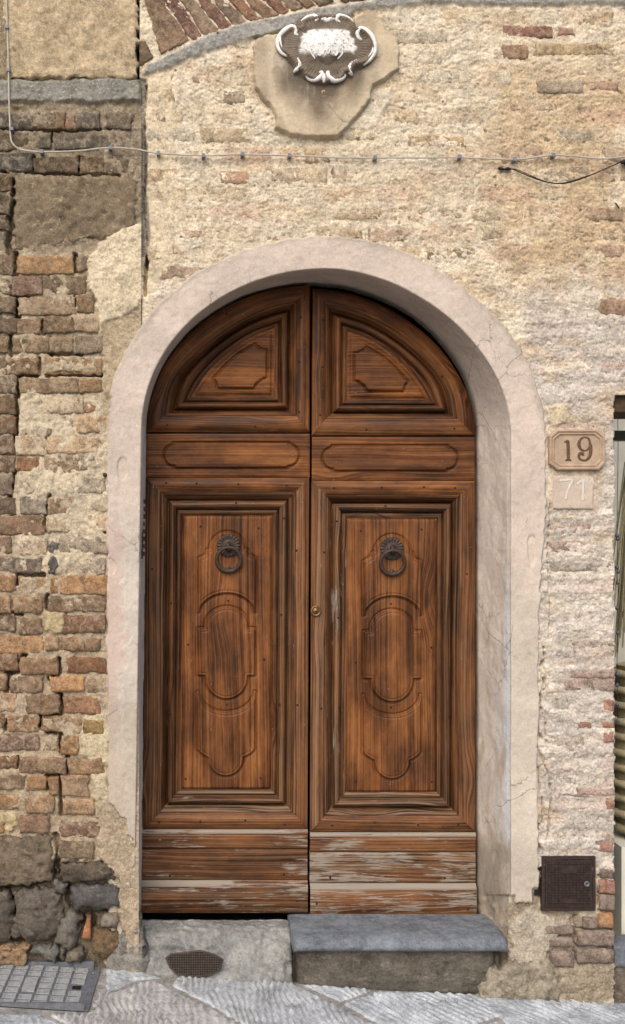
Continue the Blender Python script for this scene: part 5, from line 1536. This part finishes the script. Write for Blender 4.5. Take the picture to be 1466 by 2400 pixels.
# iron pins driven into the wall
for i, (xa, ya, xb, yb) in enumerate([(1440, 478, 1447, 492)]):
    tag(tube('iron_pin', F(np.array([xa, xb]), np.array([ya, yb]), 0.0, np.array([0.012, 0.02])), 0.003, M_nail, None, seg=6), 'short rusty iron pin in the wall below the black cord', 'pin')

# ------------------------------------------------------------------ the shop next door, seen as a sliver
M_shopwall = mat_simple('cream_shop_wall', L3(226, 220, 202), 0.8, 0.2, 0, 0.06, 8)
M_shopfloor = mat_simple('tan_shop_floor', L3(178, 164, 134), 0.6, 0.35, 0, 0.12, 14)
M_green = mat_simple('dark_green_paint', L3(62, 74, 58), 0.6, 0.35, 0, 0.15, 40)
M_beam = mat_simple('old_brown_beam', L3(84, 66, 50), 0.8, 0.2, 0, 0.3, 40)
M_rope = mat_simple('plaited_straw', L3(176, 164, 130), 0.85, 0.2, 0, 0.25, 160, 0.5)
M_straw = mat_simple('dried_grass', L3(168, 158, 126), 0.9, 0.2, 0, 0.25, 80, 0.3)
M_bead = mat_simple('blue_glass_bead', L3(66, 72, 86), 0.25, 0.6, 0.0, 0.3, 100)
sx = W(1443, 1500, 0.0)[0]
zt_ = W(1450, 926, 0.0)[2]; zb_ = W(1450, 2250, 0.0)[2]
shopw = boxes('shop_room', [(sx - 0.02, 3.2, 1.15, 1.2, zb_ - 0.3, zt_ + 0.3), (3.15, 3.2, 0.3, 1.15, zb_ - 0.3, zt_ + 0.3)], M_shopwall); tag(shopw, kind='structure')
shopf = boxes('shop_floor', [(sx - 0.02, 3.2, 0.06, 1.15, zb_ - 0.06, zb_ + 0.012)], M_shopfloor); tag(shopf, kind='structure')
lint = boxes('lintel', [(sx - 0.02, 2.0, 0.02, 0.30, zt_ - 0.062, zt_ + 0.05)], M_beam, door_wall)
sill = block('door_sill', [(1438, 2216), (1580, 2216), (1580, 2272), (1440, 2268)], M_step, door_wall, front=0.004, depth=0.12, k=0.02, rnd_m=0.010, rough=0.001, edge=0.001, seed=801, color=L3(104, 108, 114))
block('sill_base', [(1440, 2266), (1580, 2270), (1580, 2390), (1440, 2390)], M_stone, door_wall, front=-0.012, depth=0.08, k=0.0, rnd_m=0.004, rough=0.002, seed=802, color=L3(120, 108, 94))
frm = boxes('shop_frame', [(sx + 0.02, 2.4, 0.30, 0.36, zt_ - 0.15, zt_ - 0.11)], M_green); tag(frm, 'dark green painted frame bar across the top of the shop opening', 'frame')
# straw basket of plaited coils
bk = W(1482, 1960, 0.30)
basket = thing('straw_basket', bk, 'coiled straw basket standing inside the shop at the right edge', 'basket')
z0 = W(1450, 1955, 0.30)[2]; z1 = W(1450, 1560, 0.30)[2]
nco = 11
for i in range(nco):
    zz = z0 + (z1 - z0) * (i + 0.5) / nco
    rad = 0.135 + 0.03 * math.sin(math.pi * (i + 0.5) / nco) + (0.01 if i % 2 else 0)
    t = np.linspace(0, 2 * np.pi, 49)
    cxb = W(1440, 1900, 0.30)[0] + 0.155
    pts = np.stack([cxb + rad * np.cos(t), 0.32 + rad * np.sin(t), np.full(49, zz)], 1)
    tube('coil', pts, 0.014 + 0.004 * np.abs(np.sin(np.arange(49) * 2.1)), M_rope, basket, seg=7)
lathe('body', [(0.12, 0.0), (0.135, 0.1), (0.155, (z1 - z0) / 2), (0.13, z1 - z0)], M_rope, basket, np.array([cxb, 0.32, z0]), seg=24, axis='z')
stool = boxes('display_plinth', [(cxb - 0.18, cxb + 0.25, 0.16, 0.62, zb_ + 0.012, z0 - 0.014)], M_shopwall)
tag(stool, 'low cream plinth under the straw basket', 'plinth')
# dried grass bundle hanging above
gb = W(1470, 1480, 0.34)
grass = thing('dried_grass_bundle', gb, 'bundle of dried straw stems hanging inside the shop opening', 'dried plants')
rs = np.random.RandomState(9)
z0g, z1g = W(1450, 1545, 0.34)[2], W(1450, 1080, 0.34)[2]
cxg = W(1462, 1300, 0.34)[0] + 0.05
V = []; Fl = []
for i in range(150):
    x_, y_ = rs.normal(0, 0.045), rs.normal(0, 0.04)
    zt2 = z1g - abs(rs.normal(0, 0.05)); zb2 = z0g + abs(rs.normal(0, 0.25))
    k = len(V); w = 0.003
    for tt in (0, .5, 1):
        sp = 0.35 + 0.9 * tt
        px_, py_, pz_ = cxg + x_ * sp, 0.36 + y_ * sp, zt2 + (zb2 - zt2) * tt
        V += [(px_ - w, py_, pz_), (px_ + w, py_, pz_), (px_, py_ + w * 1.6, pz_)]
    for a_ in (0, 3):
        for e_ in range(3): Fl.append((k + a_ + e_, k + a_ + (e_ + 1) % 3, k + a_ + 3 + (e_ + 1) % 3, k + a_ + 3 + e_))
mk('stems', V, Fl, M_straw, grass)
tube('cord', [(cxg, 0.36, z1g), (cxg, 0.36, zt_ - 0.13)], 0.003, M_black, grass, seg=6)
# string of glass beads at the jamb
bp = W(1447, 2000, 0.02)
beads = thing('bead_string', bp, 'string of dark blue glass beads hanging at the shop jamb', 'beads')
tube('thread', W(np.full(14, 1448.0) + 1.2 * np.sin(np.arange(14)), np.linspace(960, 1690, 14), 0.03), 0.0012, M_black, beads, seg=5)
for y in (1256, 1263, 1330, 1340, 1366, 1425, 1484, 1580, 1606, 1652, 1690):
    p = W(1448 + 1.5 * math.sin(y), y, 0.03)
    lathe('bead', [(0.0005, -0.0085), (0.006, -0.006), (0.0085, 0), (0.006, 0.006), (0.001, 0.0085)], M_bead, beads, p, seg=10, axis='z')
# grit and crumbs of mortar gathered along the foot of the wall
rs = np.random.RandomState(21)
V = []; Fl = []
for i in range(420):
    x = rs.uniform(-0.85, 1.75); y = -0.012 - abs(rs.normal(0, 0.035)) - (0.05 if 0.38 < x < 1.2 else 0.0)
    if rs.rand() < 0.25: x, y = rs.normal(0.0, 0.05), -0.03 - abs(rs.normal(0, 0.02))
    r = rs.uniform(0.0015, 0.0045) * (1.6 if rs.rand() < 0.06 else 1)
    z = float(gz(x)) + r * 0.3
    k = len(V)
    for a_ in np.linspace(0, 2 * np.pi, 5, endpoint=False):
        q_ = r * rs.uniform(0.7, 1.3); V.append((x + q_ * math.cos(a_), y + q_ * math.sin(a_), z))
    V.append((x, y, z + r * rs.uniform(0.6, 1.0)))
    Fl += [(k + e_, k + (e_ + 1) % 5, k + 5) for e_ in range(5)]
tag(mk('grit', V, Fl, M_stone, None, color=L3(176, 168, 156), smooth=False), 'loose grit and mortar crumbs along the foot of the wall', 'grit', kind='stuff')
